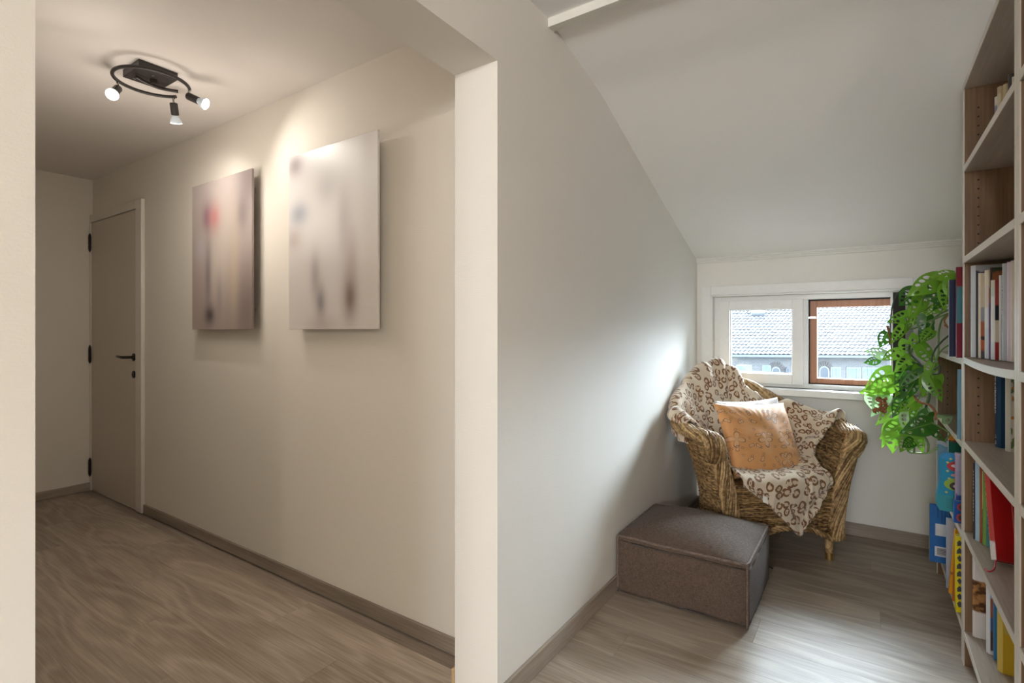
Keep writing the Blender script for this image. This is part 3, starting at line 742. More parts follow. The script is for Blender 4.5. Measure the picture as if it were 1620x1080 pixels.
disc(disc(MB(), 0.020, 0.022, 0.013, 0.015, -.0224), 0.022, 0.062, 0.013, 0.014, -.0224).build('red_ovals', plain('print_red', (0.5, 0.03, 0.03), .4), vb)
disc(disc(MB(), 0.021, 0.022, 0.009, 0.010, -.0231), 0.023, 0.062, 0.009, 0.010, -.0231).build('dark_pictures', plain('print_dark', (0.05, 0.035, 0.03), .5), vb)
# upper shelf of the low bookcase
kids('slim light blue book leaning on the upright below the plant', 0.2805, 2.565, 0.7955, 0.18, 0.008, 0.262, P('lightblue', (0.16, 0.32, 0.42)), None, rot=(R(3), 0, 0))

# ------------------------------------------------------------------ CEILING LAMP IN THE HALL
LC = Vector((-2.60, 1.010, 2.343))
lampo = thing('ceiling_spot_lamp', 'black ring shaped ceiling lamp with three lit spots', 'lamp', LC)
MB().box(-0.093, 0.073, -0.078, 0.072, -0.032, 0.0).build('ceiling_plate', M['black_metal'], lampo, bevel=0.002)
ringp = [Vector((0.14*math.cos(R(a)), 0.14*math.sin(R(a)), -0.050)) for a in range(118, 425, 6)]
MB().tube(ringp, 0.0075, 8, sq=1.0).build('ring', M['black_metal'], lampo, smooth=True)
inner = catmull([(0.0, 0.105, -0.050), (-0.012, 0.075, -0.052), (-0.018, 0.03, -0.056), (-0.016, -0.02, -0.052), (-0.01, -0.06, -0.045)], 24)
MB().tube(inner, 0.0075, 8).build('inner_bar', M['black_metal'], lampo, smooth=True)
MB().lathe([(0.014, -0.052), (0.014, -0.032)], 14, (-0.01, 0.01, 0)).build('ring_mount', M['black_metal'], lampo)
for (p, z) in (((0.035, -0.01), -.034), ((-0.06, -0.045), -.034)):
    MB().lathe([(0.004, -0.003), (0.005, 0.0)], 10, (p[0], p[1], z)).build('screw', M['chrome'], lampo)
def spot(pos, direction, en, tgt):
    d = Vector(direction).normalized(); p = Vector(pos)
    k = p + Vector((0, 0, -0.034))
    post = MB().tube([p, k], 0.0055, 10).build('post', M['chrome'], lampo, smooth=True)
    sk = MB().lathe([(0.0145, -0.008), (0.0165, -0.004), (0.0165, 0.044), (0.0150, 0.046)], 20, k, d).build('spot_socket', M['black_metal'], lampo, smooth=False)
    MB().lathe([(0.013, 0.046), (0.014, 0.052), (0.023, 0.068), (0.0255, 0.076), (0.0255, 0.080)], 24, k, d).build('bulb', emit('bulb_glass', (0.55, 0.6, 0.63), 0.25) if 'bulb_glass' not in bpy.data.materials else bpy.data.materials['bulb_glass'], sk, smooth=True)
    MB().lathe([(0.0235, 0.0802), (0.0235, 0.0818)], 24, k, d).build('bulb_face', M['led'], sk)
    w = LC + k + d * 0.095
    lo = lamp('spot_light', 'SPOT', w, en, (1.0, 0.925, 0.83), spot_size=R(150), spot_blend=1.0, shadow_soft_size=0.02)
    aim(lo, w + d if tgt is None else tgt)
spot((-0.105, -0.093, -0.053), (0.62, -0.45, -0.62), 12.0, None)
spot((0.075, 0.118, -0.053), (0.72, 0.50, -0.40), 8.5, (-1.5, YH, 1.25))
spot((-0.075, 0.118, -0.053), (-0.35, 0.28, -0.9), 9.5, (-3.3, YH, 1.0))
lamp('hall_fill', 'POINT', LC + Vector((0.0, 0.0, -0.50)), 7.0, (1.0, 0.90, 0.80), shadow_soft_size=0.20)  # added fill floating below the lamp, brightens the hall ceiling

# ------------------------------------------------------------------ PICTURES
def blur_art(name, base_top, base_bot, blobs, size):
    """soft out-of-focus print; blobs = (x, z, rx, rz, colour, amount) in metres from lower left."""
    t = NT(name); v = t.n('ShaderNodeTexCoord').outputs['Object']
    sp_ = t.n('ShaderNodeSeparateXYZ'); t.l(v, sp_.inputs[0]); X, Z = sp_.outputs[0], sp_.outputs[2]
    col = t.mix(t.step(Z, 0.0, size), base_bot, base_top)
    for (x, z, rx, rz, c, a) in blobs:
        dx = t.math('MULTIPLY', t.math('SUBTRACT', X, x), 1 / rx); dz = t.math('MULTIPLY', t.math('SUBTRACT', Z, z), 1 / rz)
        r2 = t.math('ADD', t.math('MULTIPLY', dx, dx), t.math('MULTIPLY', dz, dz))
        g = t.math('POWER', 2.718, t.math('MULTIPLY', r2, -1.0))
        col = t.mix(t.math('MULTIPLY', g, a), col, c)
    return t.fin(col, 0.35, 0.5)
def picture(label, x0, x1, z0, z1, art):
    p = thing('wall_picture', label, 'picture', (x0, YH, z0), group='blurred pictures on the hall wall')
    w, h = x1 - x0, z1 - z0
    MB().box(0, w, -0.052, -0.040, 0, h).build('printed_panel', art, p, bevel=0.001, seg=1)
    MB().box(0.05, w - .05, -0.040, -0.001, 0.08, 0.11).box(0.05, w - .05, -0.040, -0.001, h - .11, h - .08).build('hanging_rail', M['chrome'], p)
A1 = blur_art('art_grey_brown', (0.45, 0.39, 0.37), (0.36, 0.29, 0.26), [
    (0.30, 0.40, 0.16, 0.30, (0.60, 0.53, 0.47), .8), (0.17, 0.62, 0.055, 0.075, (0.22, 0.08, 0.14), .75), (0.25, 0.61, 0.06, 0.07, (0.56, 0.20, 0.19), .75),
    (0.53, 0.60, 0.06, 0.09, (0.16, 0.13, 0.13), .6), (0.18, 0.30, 0.035, 0.20, (0.17, 0.14, 0.16), .7), (0.20, 0.08, 0.055, 0.05, (0.05, 0.04, 0.05), .9),
    (0.55, 0.12, 0.16, 0.22, (0.14, 0.10, 0.10), .6), (0.45, 0.30, 0.05, 0.3, (0.55, 0.45, 0.33), .6), (0.10, 0.45, 0.05, 0.08, (0.50, 0.47, 0.50), .6), (0.58, 0.75, .12, .12, (0.20, 0.16, 0.16), .55), (0.30, 0.18, .03, .12, (0.24, .2, .2), .5)], 0.81)
A2 = blur_art('art_pale_figure', (0.76, 0.74, 0.73), (0.67, 0.62, 0.58), [
    (0.05, 0.76, 0.06, 0.05, (0.28, 0.22, 0.24), .75), (0.08, 0.53, 0.07, 0.055, (0.20, 0.24, 0.32), .75), (0.04, 0.42, 0.06, 0.05, (0.42, 0.30, 0.26), .55),
    (0.28, 0.62, 0.08, 0.07, (0.46, 0.44, 0.45), .5), (0.40, 0.45, 0.05, 0.15, (0.38, 0.33, 0.34), .6), (0.20, 0.24, 0.035, 0.10, (0.36, 0.32, 0.33), .75), (0.24, 0.12, 0.035, 0.07, (0.20, 0.18, 0.19), .8),
    (0.44, 0.14, 0.045, 0.10, (0.16, 0.09, 0.07), .85), (0.45, 0.30, 0.04, 0.12, (0.44, 0.34, 0.30), .6), (0.32, 0.30, 0.05, 0.15, (0.70, 0.68, 0.67), .5), (0.55, 0.25, 0.05, 0.25, (0.66, 0.60, 0.54), .5), (0.25, .02, .1, .04, (0.42, 0.35, .33), .5), (.55, .75, .05, .1, (.55, .5, .5), .4)], 0.81)
picture('blurred brown picture with red spot, farther from the opening', -3.183, -2.561, 1.208, 2.020, A1)
picture('blurred pale picture with grey legs shape, nearer the opening', -2.243, -1.633, 1.208, 2.014, A2)

# ------------------------------------------------------------------ OTTOMAN
ot = thing('ottoman', 'square brown grey fabric ottoman on the floor beside the wicker chair', 'ottoman', (-0.672, 2.524, 0))
def fabric(name, c0, c1, scale=420.0, bump=0.5):
    t = NT(name); v = t.obj()
    a = t.noise(t.vmath('MULTIPLY', v, (1, 1, 0.12)), scale, 2); b_ = t.noise(t.vmath('MULTIPLY', v, (0.12, 0.12, 1)), scale, 2)
    f = t.math('MULTIPLY_ADD', t.math('ADD', a, b_), 0.5, 0.0)
    col = t.mix(t.step(f, 0.34, 0.66), c0, c1)
    col = t.mix(t.math('MULTIPLY', t.noise(v, 9, 3), 0.4), col, c0)
    t.bump(f, bump, 0.002); t.b.inputs['Sheen Weight'].default_value = 0.08; t.b.inputs['Sheen Roughness'].default_value = 0.5
    return t.fin(col, 0.85, 0.2)
FAB = fabric('ottoman_fabric', (0.060, 0.038, 0.025), (0.150, 0.105, 0.078), scale=700.0, bump=0.25)
A_, B_, H_ = 0.281, 0.268, 0.262
bm = bmesh.new(); bmesh.ops.create_cube(bm, size=2.0)
bmesh.ops.subdivide_edges(bm, edges=bm.edges, cuts=15, use_grid_fill=True)
for v in bm.verts:
    x, y_, z = v.co
    n1 = noise.noise(Vector((x*2.1, y_*2.1, z*2.1))) * 0.004
    ex_ = 1 + 0.045 * (1 - z*z) * (1 - y_*y_) ; ey_ = 1 + 0.045 * (1 - z*z) * (1 - x*x)
    ed = max(abs(x), abs(y_))
    X, Y = x * A_ * ex_, y_ * B_ * ey_
    Z = (z + 1) / 2 * H_
    if z > 0.99: Z += 0.058 * (1 - abs(x)**3) * (1 - abs(y_)**3)
    if z > 0.0: # soft sag of the side below the seam
        pass
    v.co = (X + n1, Y + n1, max(0.0, Z + n1 * (1 if z > -.99 else 0)))
bmesh.ops.recalc_face_normals(bm, faces=bm.faces)
es = [e for e in bm.edges if len(e.link_faces) == 2 and e.calc_face_angle(0) > 0.8]
bmesh.ops.bevel(bm, geom=es, offset=0.02, segments=4, affect='EDGES', profile=0.5)
me = bpy.data.meshes.new('body'); bm.to_mesh(me); bm.free(); me.materials.append(FAB)
for p in me.polygons: p.use_smooth = True
o = bpy.data.objects.new('body', me); COL.objects.link(o); o.parent = ot
SEAM = fabric('piping_fabric', (0.10, 0.068, 0.05), (0.25, 0.185, 0.145), bump=0.2)
pp = []
for k in range(97):
    a = 2*math.pi*k/96; cx, cy = math.cos(a), math.sin(a)
    q = max(abs(cx), abs(cy)); x, y_ = cx/q, cy/q
    sx = A_ - 0.0035; sy = B_ - 0.0035
    rr_ = 0.95 if abs(abs(x) - abs(y_)) < 0.06 else 1.0
    pp.append((x*sx*(1 - (1-rr_)*.35), y_*sy*(1-(1-rr_)*.35), H_ - 0.002 + noise.noise(Vector((x*2, y_*2, 4)))*.004))
MB().tube(pp, 0.0048, 7, cap=False).build('piping', SEAM, ot, smooth=True)
for (sx, sy) in ((1, 1), (1, -1), (-1, 1), (-1, -1)):
    MB().tube([(sx*(A_-.005 + .000), sy*(B_-.005), 0.004 + H_*k/8*.985) for k in range(9)], 0.0042, 6).build('corner_seam', SEAM, ot, smooth=True)
MB().tube(catmull([(A_ + .0, B_ - 0.03, 0.07), (A_ + .012, B_ - .02, 0.066), (A_ + .014, B_ - .01, 0.058)], 8), 0.004, 6).build('zip_pull', M['dark'], ot, smooth=True)

# ------------------------------------------------------------------ WICKER ARMCHAIR
FC = Vector((-0.354, 3.035, 0)); FN = Vector((0.6919, -0.722, 0)); FL = Vector((0.722, 0.6919, 0))
ang = math.atan2(FL.y, FL.x)
chair = thing('wicker_armchair', 'woven wicker armchair with flared arms in the corner under the window', 'armchair', FC, (0, 0, ang))
# chair frame: x = lateral (to the sitter's left-hand in the picture: right), y = towards the back (-FN), z up
def K(l, n, z): return Vector((l, -n, z))
rim_half = [(0.41, 0, .655), (.448, -.15, .668), (.44, -.30, .690), (.335, -.465, .750), (.19, -.565, .850), (0, -.615, .905)]
base_half = [(0.285, 0), (.288, -.11), (.282, -.23), (.245, -.365), (.14, -.465), (0, -.495)]
rim_c = [(-a, b, c) for (a, b, c) in rim_half] + list(reversed(rim_half))[1:]
base_c = [(-a, b, 0) for (a, b) in base_half] + [(a, b, 0) for (a, b) in reversed(base_half)][1:]
NS = 161
rim_s = catmull(rim_c, NS); base_s = catmull(base_c, NS)
ZB = 0.105
def shell(i, t):
    r_, b_ = rim_s[i], base_s[i]
    w = t ** 1.55
    fl_ = 1 + 0.07 * max(0, 1 - t / 0.35) ** 2
    l = b_.x * fl_ * (1 - w) + r_.x * w; n_ = b_.y * fl_ * (1 - w) + r_.y * w
    return K(l, n_, ZB + (r_.z - ZB) * t)
def wick_mat(name, dark, light, sc=1.0):
    t = NT(name); g = t.n('ShaderNodeNewGeometry'); v = t.obj()
    f = t.noise(v, 60 * sc, 3, 0.65); p = t.noise(v, 9, 2)
    f2 = t.math('ADD', t.math('MULTIPLY', g.outputs['Random Per Island'], 0.45), t.math('MULTIPLY', t.step(f, .3, .7), 0.45))
    f2 = t.math('ADD', f2, t.math('MULTIPLY_ADD', p, 0.5, -0.2), clamp=True)
    t.bump(f, 0.3, 0.002)
    f2 = t.step(f2, 0.12, 0.88)
    return t.fin(t.mix(f2, dark, light), 0.55, 0.4)
WK = wick_mat('seagrass_weave', (0.10, 0.046, 0.015), (0.52, 0.325, 0.14))
WKB = wick_mat('seagrass_braid', (0.15, 0.075, 0.025), (0.62, 0.41, 0.19))
def weave(fn, nu, vs_list, mask=None, amp=0.0035, rr=0.0052, st=3):
    """horizontal strands running over and under stakes."""
    m_ = MB()
    for ri, tv in enumerate(vs_list):
        path = []
        def flush():
            if len(path) > 2: m_.tube([q for q in path], rr, 4, cap=True, ref=None, sq=1.0)
        for i in range(nu):
            if mask and not mask(i, tv): flush(); path = []; continue
            p = fn(i, tv); d = fn(min(i+1, nu-1), tv) - fn(max(i-1, 0), tv)
            nn = Vector((d.y, -d.x, 0)); nn = nn.normalized() if nn.length > 0 else Vector((1, 0, 0))
            ph = math.pi * i / st + (math.pi if ri % 2 else 0)
            path.append(p + nn * (amp * math.cos(ph)) + Vector((0, 0, noise.noise(Vector((i*.15, ri*.9, 0)))*.0018)))
        flush()
    return m_
rows_t = [0.01 + k / 74 * 0.98 for k in range(75)]
weave(lambda i, t: shell(i, t), NS, rows_t, amp=0.0042, rr=0.0054).build('woven_shell', WK, chair, smooth=True, kind='stuff')
# stakes
stk = MB()
for i in range(0, NS, 5):
    stk.tube([shell(i, t / 10) for t in range(11)], 0.0045, 5)
stk.build('stakes', WK, chair, smooth=True, kind='stuff')
def arch(l): return 0.105 + 0.085 * max(0.0, 1 - (l / 0.27) ** 2)
NF = 61
def front(i, z): 
    l = -0.285 + 0.57 * i / (NF - 1)
    return K(l, 0.008 + 0.012 * (1 - (l / .285) ** 2), z)
weave(front, NF, [0.108 + k * 0.0098 for k in range(32)], mask=lambda i, z: z > arch(-0.285 + 0.57 * i / (NF - 1)), amp=0.004, rr=0.0050).build('front_panel', WK, chair, smooth=True, kind='stuff')
# braids: bundles of twisted strands
def bundle(path, a, b, n, twist, rr, ref, seed=0):
    path = [Vector(p) for p in path]; m_ = MB(); fr_ = []; L_ = 0
    for i, p in enumerate(path):
        t = (path[min(i+1, len(path)-1)] - path[max(i-1, 0)]).normalized()
        rv = ref(i) if callable(ref) else Vector(ref)
        u = (rv - t * rv.dot(t)).normalized(); w = t.cross(u)
        if i: L_ += (p - path[i-1]).length
        fr_.append((p, u, w, L_))
    for k in range(n):
        th0 = 2*math.pi*k/n
        pts = []
        for (p, u, w, L2) in fr_:
            th = th0 + twist * L2 + 0.25 * noise.noise(Vector((L2*9, k*3.1, seed)))
            wob = 1 + 0.10 * noise.noise(Vector((L2*14, k*1.7, seed+5)))
            pts.append(p + u * (math.cos(th) * a * wob) + w * (math.sin(th) * (b(len(pts)) if callable(b) else b) * wob))
        m_.tube(pts, rr, 5)
    m_.tube(path, (a if callable(b) else min(a, b)) * 0.8, 8)
    return m_
for sgn, i0 in ((-1, 0), (1, NS - 1)):
    pth = [shell(i0, t / 24) + Vector((0, -0.010, 0)) for t in range(25)]
    bundle(pth, 0.040, 0.021, 17, 9.0, 0.0068, (1, 0, 0), seed=sgn).build('front_post', WKB, chair, smooth=True)
rimp = [K(p.x, p.y, p.z) for p in rim_s[::2]]
for e_, s_ in ((0, -1), (-1, 1)):
    tip = rimp[e_]; ex_ = [tip + Vector((0, -.022, -.006)), tip + Vector((-s_*.004, -.028, -.026)), tip + Vector((-s_*.016, -.020, -.060)), tip + Vector((-s_*.03, -.006, -.10))]
    rimp = ex_[::-1] + rimp if e_ == 0 else rimp + ex_
def rim_ref(i):
    return Vector((0, 0, 1)) if 6 < i < len(rimp) - 7 else (Vector((0, -1, .3)))
def rim_w(i): 
    k = abs(2 * i / (len(rimp) - 1) - 1); return 0.030 + 0.017 * max(0, (k - .45) / .55)
bundle(rimp, 0.030, rim_w, 18, 8.0, 0.0075, lambda i: (Vector((0, 0, 1)) if 4 < i < len(rimp) - 5 else Vector((0, -1, 0.25))), seed=3).build('rim_braid', WKB, chair, smooth=True)
ap = [K(-0.27 + 0.54 * k / 40, 0.018 + 0.012 * (1 - ((-0.27 + .54*k/40) / .285) ** 2), arch(-0.27 + 0.54 * k / 40)) for k in range(41)]
bundle(ap, 0.011, 0.011, 4, 60.0, 0.0065, (0, 0, 1), seed=6).build('apron_braid', WKB, chair, smooth=True)
bp = [shell(i, 0.0) for i in range(0, NS, 3)]
bundle(bp, 0.011, 0.011, 4, 60.0, 0.0065, (0, 0, 1), seed=8).build('base_braid', WKB, chair, smooth=True)
st_poly = [(shell(i, 0.42).x * .97, shell(i, 0.42).y * .97) for i in range(0, NS, 8)]
MB().prism(st_poly, 'Z', 0.375, 0.405).build('seat', WK, chair)
for (l, n_) in ((0.262, 0.0), (-0.262, 0.0), (0.20, -0.40), (-0.20, -0.40)):
    p = K(l, n_, 0)
    lg = MB().lathe([(0.0175, 0.030), (0.022, 0.13)], 16, (p.x, p.y, 0)).build('leg', WKB, chair, smooth=True)
    MB().lathe([(0.0195, 0.0), (0.020, 0.002), (0.020, 0.034), (0.0185, 0.036)], 18, (p.x, p.y, 0)).build('brass_cap', M['brass'], lg, label='shiny brass foot cap')

# ------------------------------------------------------------------ LEOPARD THROW
def leopard():
    t = NT('leopard_fleece'); uv = t.uv()
    wn = t.n('ShaderNodeTexNoise'); t.l(uv, wn.inputs['Vector']); wn.inputs['Scale'].default_value = 14
    off = t.vmath('SCALE', t.vmath('SUBTRACT', wn.outputs['Color'], (0.5, 0.5, 0.5))); off.node.inputs['Scale'].default_value = 0.035
    v = t.vmath('ADD', uv, off)
    vo = t.n('ShaderNodeTexVoronoi'); t.l(v, vo.inputs['Vector']); vo.inputs['Scale'].default_value = 20.0; vo.inputs['Randomness'].default_value = 0.72
    vo.voronoi_dimensions = '2D'
    d = vo.outputs['Distance']
    rg = t.math('ABSOLUTE', t.math('SUBTRACT', d, 0.31))
    ringm = t.math('SUBTRACT', 1.0, t.step(rg, 0.08, 0.135))
    brk = t.step(t.noise(uv, 46, 2), 0.37, 0.45)
    ringm = t.math('MULTIPLY', ringm, brk)
    dot = t.math('MULTIPLY', t.math('SUBTRACT', 1.0, t.step(d, 0.04, 0.10)), t.step(t.noise(uv, 11, 1), .5, .55))
    ringm = t.math('MAXIMUM', ringm, dot)
    inside = t.math('MULTIPLY', t.math('SUBTRACT', 1.0, t.step(d, 0.20, 0.32)), 0.45)
    col = t.mix(t.noise(uv, 9, 3), (0.60, 0.48, 0.345), (0.72, 0.61, 0.47))
    col = t.mix(inside, col, (0.58, 0.40, 0.25))
    col = t.mix(ringm, col, (0.20, 0.095, 0.045))
    t.bump(t.noise(uv, 320, 2, .7), 0.6, 0.004)
    t.b.inputs['Sheen Weight'].default_value = 0.5; t.b.inputs['Sheen Roughness'].default_value = 0.4
    return t.fin(col, 0.9, 0.1)
throw = thing('leopard_throw', 'cream and brown leopard print fleece throw draped over the wicker armchair', 'throw', FC, (0, 0, ang))
# columns left to right; each: outside hang, rim, inner side, seat junction, seat front, hanging end
net = [
 [(-.470, -.16, .600), (-.462, -.17, .665), (-.435, -.17, .712), (-.340, -.17, .60), (-.268, -.17, .50), (-.268, -.06, .470), (-.258, .022, .445), (-.262, .036, .415)],
 [(-.478, -.29, .610), (-.475, -.30, .690), (-.440, -.32, .742), (-.350, -.32, .62), (-.250, -.27, .49), (-.160, -.10, .455), (-.135, .035, .430), (-.16, .055, .345)],
 [(-.390, -.44, .700), (-.385, -.45, .760), (-.340, -.46, .815), (-.270, -.42, .65), (-.180, -.35, .48), (-.070, -.12, .452), (-.050, .040, .430), (-.1, .062, .285)],
 [(-.205, -.600, .840), (-.200, -.60, .900), (-.165, -.580, .930), (-.14, -.50, .70), (-.10, -.40, .475), (.010, -.13, .452), (.025, .045, .430), (-.035, .066, .225)],
 [(-.030, -.660, .905), (-.020, -.665, .955), (.012, -.635, .985), (.00, -.54, .74), (-.02, -.42, .475), (.080, -.13, .452), (.090, .045, .430), (.025, .068, .165)],
 [(.040, -.640, .885), (.050, -.635, .925), (.070, -.595, .950), (.05, -.51, .72), (.02, -.41, .475), (.110, -.125, .453), (.120, .043, .431), (.060, .066, .20)],
 [(.120, -.520, .850), (.124, -.515, .848), (.130, -.508, .838), (.11, -.47, .69), (.06, -.40, .475), (.140, -.12, .455), (.150, .040, .432), (.095, .064, .24)],
 [(.215, -.47, .745), (.220, -.47, .748), (.225, -.46, .738), (.21, -.42, .63), (.15, -.34, .49), (.185, -.10, .460), (.190, .036, .435), (.155, .056, .31)],
 [(.375, -.36, .715), (.378, -.35, .725), (.370, -.33, .735), (.310, -.29, .61), (.225, -.25, .50), (.220, -.07, .465), (.218, .032, .440), (.205, .049, .375)],
 [(.478, -.10, .660), (.475, -.11, .695), (.450, -.13, .722), (.365, -.13, .61), (.285, -.12, .52), (.250, -.05, .475), (.240, .028, .445), (.236, .040, .415)],
]
NU, NV = 120, 110
rows_ = []
for col in net:
    rows_.append(catmull([K(*p) for p in col], NV))
gridp = [[None]*NV for _ in range(NU)]
for j in range(NV):
    cc = catmull([rows_[i][j] for i in range(len(net))], NU)
    for i in range(NU): gridp[i][j] = cc[i]
# arc-length style UVs and folds
uvs = [[None]*NV for _ in range(NU)]
for i in range(NU):
    for j in range(NV):
        v_ = 0.0 if j == 0 else uvs[i][j-1][1] + (gridp[i][j] - gridp[i][j-1]).length
        uvs[i][j] = (0.0, v_)
    v0_ = uvs[i][int(NV * .76)][1]
    for j in range(NV): uvs[i][j] = (0.0, uvs[i][j][1] - v0_)
for j in range(NV):
    c_ = NU // 2; acc = 0.0
    for i in range(c_ + 1, NU): acc += (gridp[i][j] - gridp[i-1][j]).length; uvs[i][j] = (acc, uvs[i][j][1])
    acc = 0.0
    for i in range(c_ - 1, -1, -1): acc -= (gridp[i][j] - gridp[i+1][j]).length; uvs[i][j] = (acc, uvs[i][j][1])
disp = [[None]*NV for _ in range(NU)]
for i in range(NU):
    for j in range(NV):
        du = gridp[min(i+1, NU-1)][j] - gridp[max(i-1, 0)][j]; dv = gridp[i][min(j+1, NV-1)] - gridp[i][max(j-1, 0)]
        n_ = du.cross(dv); n_ = n_.normalized() if n_.length > 1e-9 else Vector((0, 0, 1))
        if n_.z < 0 and j > 20: n_ = -n_
        U, V = i / (NU-1), j / (NV-1)
        w1 = noise.noise(Vector((U*9 + V*1.5, V*3.0 - U*2, 1.7)))
        w2 = noise.noise(Vector((U*16 + V*5, V*7 + U*3, 5.2)))
        w3 = abs(noise.noise(Vector((U*11 - V*3, V*4.5 + U*4, 9.1))))
        side = 1.0 if V < 0.62 else (0.35 + 0.65 * max(0, (0.78 - V) / 0.16) if V < 0.78 else 0.35)
        sidefac = 1 + 1.3 * max(0, (U - 0.74) / 0.26) * (1 if .2 < V < .75 else .3)
        fold = abs(math.sin(U * 21 + 2.5 * noise.noise(Vector((U * 3, V * 3, 2.2))) + V * 3)) ** 0.6 - 0.6
        amt = (0.018 * w1 + 0.009 * w2 - 0.030 * w3 + 0.017 + 0.016 * fold * (1 if V < .5 else max(0, (.7 - V) / .2))) * side * sidefac
        disp[i][j] = n_ * (amt + 0.008)
pts = [[gridp[i][j] + disp[i][j] for j in range(NV)] for i in range(NU)]
ca_, sa_ = math.cos(ang), math.sin(ang)
for i in range(NU):
    for j in range(NV):      # keep the cloth clear of the partition
        ex_ = (XP + 0.014) - (FC.x + ca_ * pts[i][j].x - sa_ * pts[i][j].y)
        if ex_ > 0: pts[i][j] = pts[i][j] + Vector((ca_, -sa_, 0)) * ex_
thr = MB().grid(pts, uvs=uvs).build('cloth', leopard(), throw, smooth=True)
so = thr.modifiers.new('thickness', 'SOLIDIFY'); so.thickness = 0.009; so.offset = 0
tag_p = pts[12][NV-1]
tg = MB().grid([[Vector((-.168, -.062, .375)), Vector((-.172, -.070, .345))], [Vector((-.146, -.066, .368)), Vector((-.148, -.078, .336))]]).build('care_label', plain('white_label', (0.78, 0.76, 0.70), .6), throw)
tg.modifiers.new('thickness', 'SOLIDIFY').thickness = 0.0015

# ------------------------------------------------------------------ CUSHIONS
def cushion_mesh(w, h, th, seed, wr=0.0095, n=46):
    m_ = MB()
    for side in (1, -1):
        pt, uv_ = [], []
        for i in range(n + 1):
            r_, ru = [], []
            for j in range(n + 1):
                x, y_ = 2*i/n - 1, 2*j/n - 1
                pinch = 0.075
                X = x * (1 - pinch * (1 - y_*y_) ) ; Y = y_ * (1 - pinch * (1 - x*x))
                f = max(0.0, (1 - x*x) * (1 - y_*y_)) ** 0.42
                wk = noise.noise(Vector((x*2.2 + seed, y_*2.2, side))) * wr * 1.5
                edge = max(abs(x), abs(y_))
                an = math.atan2(y_, x)
                wk += math.sin(an * 34 + 3 * noise.noise(Vector((an*3, seed, 0)))) * wr * 0.7 * max(0, edge - .45) * (1 - edge) * 4
                r_.append(Vector((X * w / 2, Y * h / 2, side * (th / 2 * f) + wk * f))); ru.append((i/n, j/n))
            pt.append(r_ if side > 0 else r_); uv_.append(ru)
        m_.grid(pt, uvs=uv_)
    return m_
def flower_fabric(name, base0, base1, ink, amount=1.0):
    t = NT(name); uv = t.uv()
    col = t.mix(t.noise(uv, 5, 3), base0, base1)
    def layer(col, scale, R0, seed, lobes, wln):
        vo = t.n('ShaderNodeTexVoronoi'); vo.voronoi_dimensions = '2D'
        v = t.vmath('ADD', uv, (seed, seed * .7, 0)); t.l(v, vo.inputs['Vector']); vo.inputs['Scale'].default_value = scale; vo.inputs['Randomness'].default_value = 0.55
        rel = t.vmath('SCALE', t.vmath('SUBTRACT', v, vo.outputs['Position'])); rel.node.inputs['Scale'].default_value = scale
        sp_ = t.n('ShaderNodeSeparateXYZ'); t.l(rel, sp_.inputs[0])
        an = t.math('ARCTAN2', sp_.outputs[1], sp_.outputs[0]); sc_ = t.n('ShaderNodeSeparateColor'); t.l(vo.outputs['Color'], sc_.inputs[0])
        an = t.math('ADD', an, t.math('MULTIPLY', sc_.outputs[0], 6.28))
        r_ = t.vmath('LENGTH', rel)
        pet = t.math('MULTIPLY', t.math('POWER', t.math('ABSOLUTE', t.math('COSINE', t.math('MULTIPLY', an, lobes / 2))), 0.8), R0)
        ln = t.math('SUBTRACT', 1.0, t.step(t.math('ABSOLUTE', t.math('SUBTRACT', r_, pet)), wln * .5, wln))
        has = t.step(sc_.outputs[1], 0.30, 0.32)
        inside = t.math('MULTIPLY', t.math('MULTIPLY', t.step(t.math('SUBTRACT', pet, r_), 0.0, 0.02), has), 0.22 * amount)
        col = t.mix(inside, col, (0.70, 0.58, 0.45))
        return t.mix(t.math('MULTIPLY', t.math('MULTIPLY', ln, has), 0.85 * amount), col, ink)
    col = layer(col, 3.3, 0.34, 0.31, 4, 0.030)
    col = layer(col, 6.0, 0.22, 2.17, 2, 0.035)
    col = layer(col, 8.0, 0.14, 5.43, 5, 0.04)
    t.bump(t.noise(uv, 350, 2), 0.25, 0.001); t.b.inputs['Sheen Weight'].default_value = 0.2
    return t.fin(col, 0.55, 0.35)
def cushion(name, label, l, n_, z, w, h, th, tilt, roll, mat, seed, yaw=0.0):
    pos = FC + FL * l + FN * n_ + Vector((0, 0, z))
    o_ = cushion_mesh(w, h, th, seed).build(name, mat, None, smooth=True, label=label, cat='cushion', group='cushions on the wicker armchair', weld=True)
    xa = (FL * math.cos(yaw) + FN * math.sin(yaw)).normalized(); nz = xa.cross(Vector((0, 0, 1))).normalized()   # outward (front)
    up = Vector((0, 0, 1)) * math.cos(tilt) - nz * math.sin(tilt); nn = xa.cross(up)
    xr = xa * math.cos(roll) + up * math.sin(roll); ur = up * math.cos(roll) - xa * math.sin(roll)
    mtx = Matrix((xr, ur, nn)).transposed().to_4x4(); mtx.translation = pos
    o_.matrix_world = mtx
    return o_
ORG = flower_fabric('orange_flower_fabric', (0.62, 0.29, 0.10), (0.72, 0.37, 0.155), (0.20, 0.10, 0.05))
WHT = flower_fabric('white_flower_fabric', (0.66, 0.66, 0.66), (0.74, 0.74, 0.74), (0.42, 0.44, 0.47), 0.5)
cushion('orange_cushion', 'orange square cushion printed with brown outlined flowers', -0.006, -0.190, 0.602, 0.47, 0.42, 0.125, R(27), R(-2), ORG, 1.3, yaw=R(-6))
cushion('white_cushion', 'white cushion peeking out behind the orange flowered one', 0.045, -0.275, 0.606, 0.44, 0.43, 0.09, R(26), R(1), WHT, 4.1, yaw=R(-6))

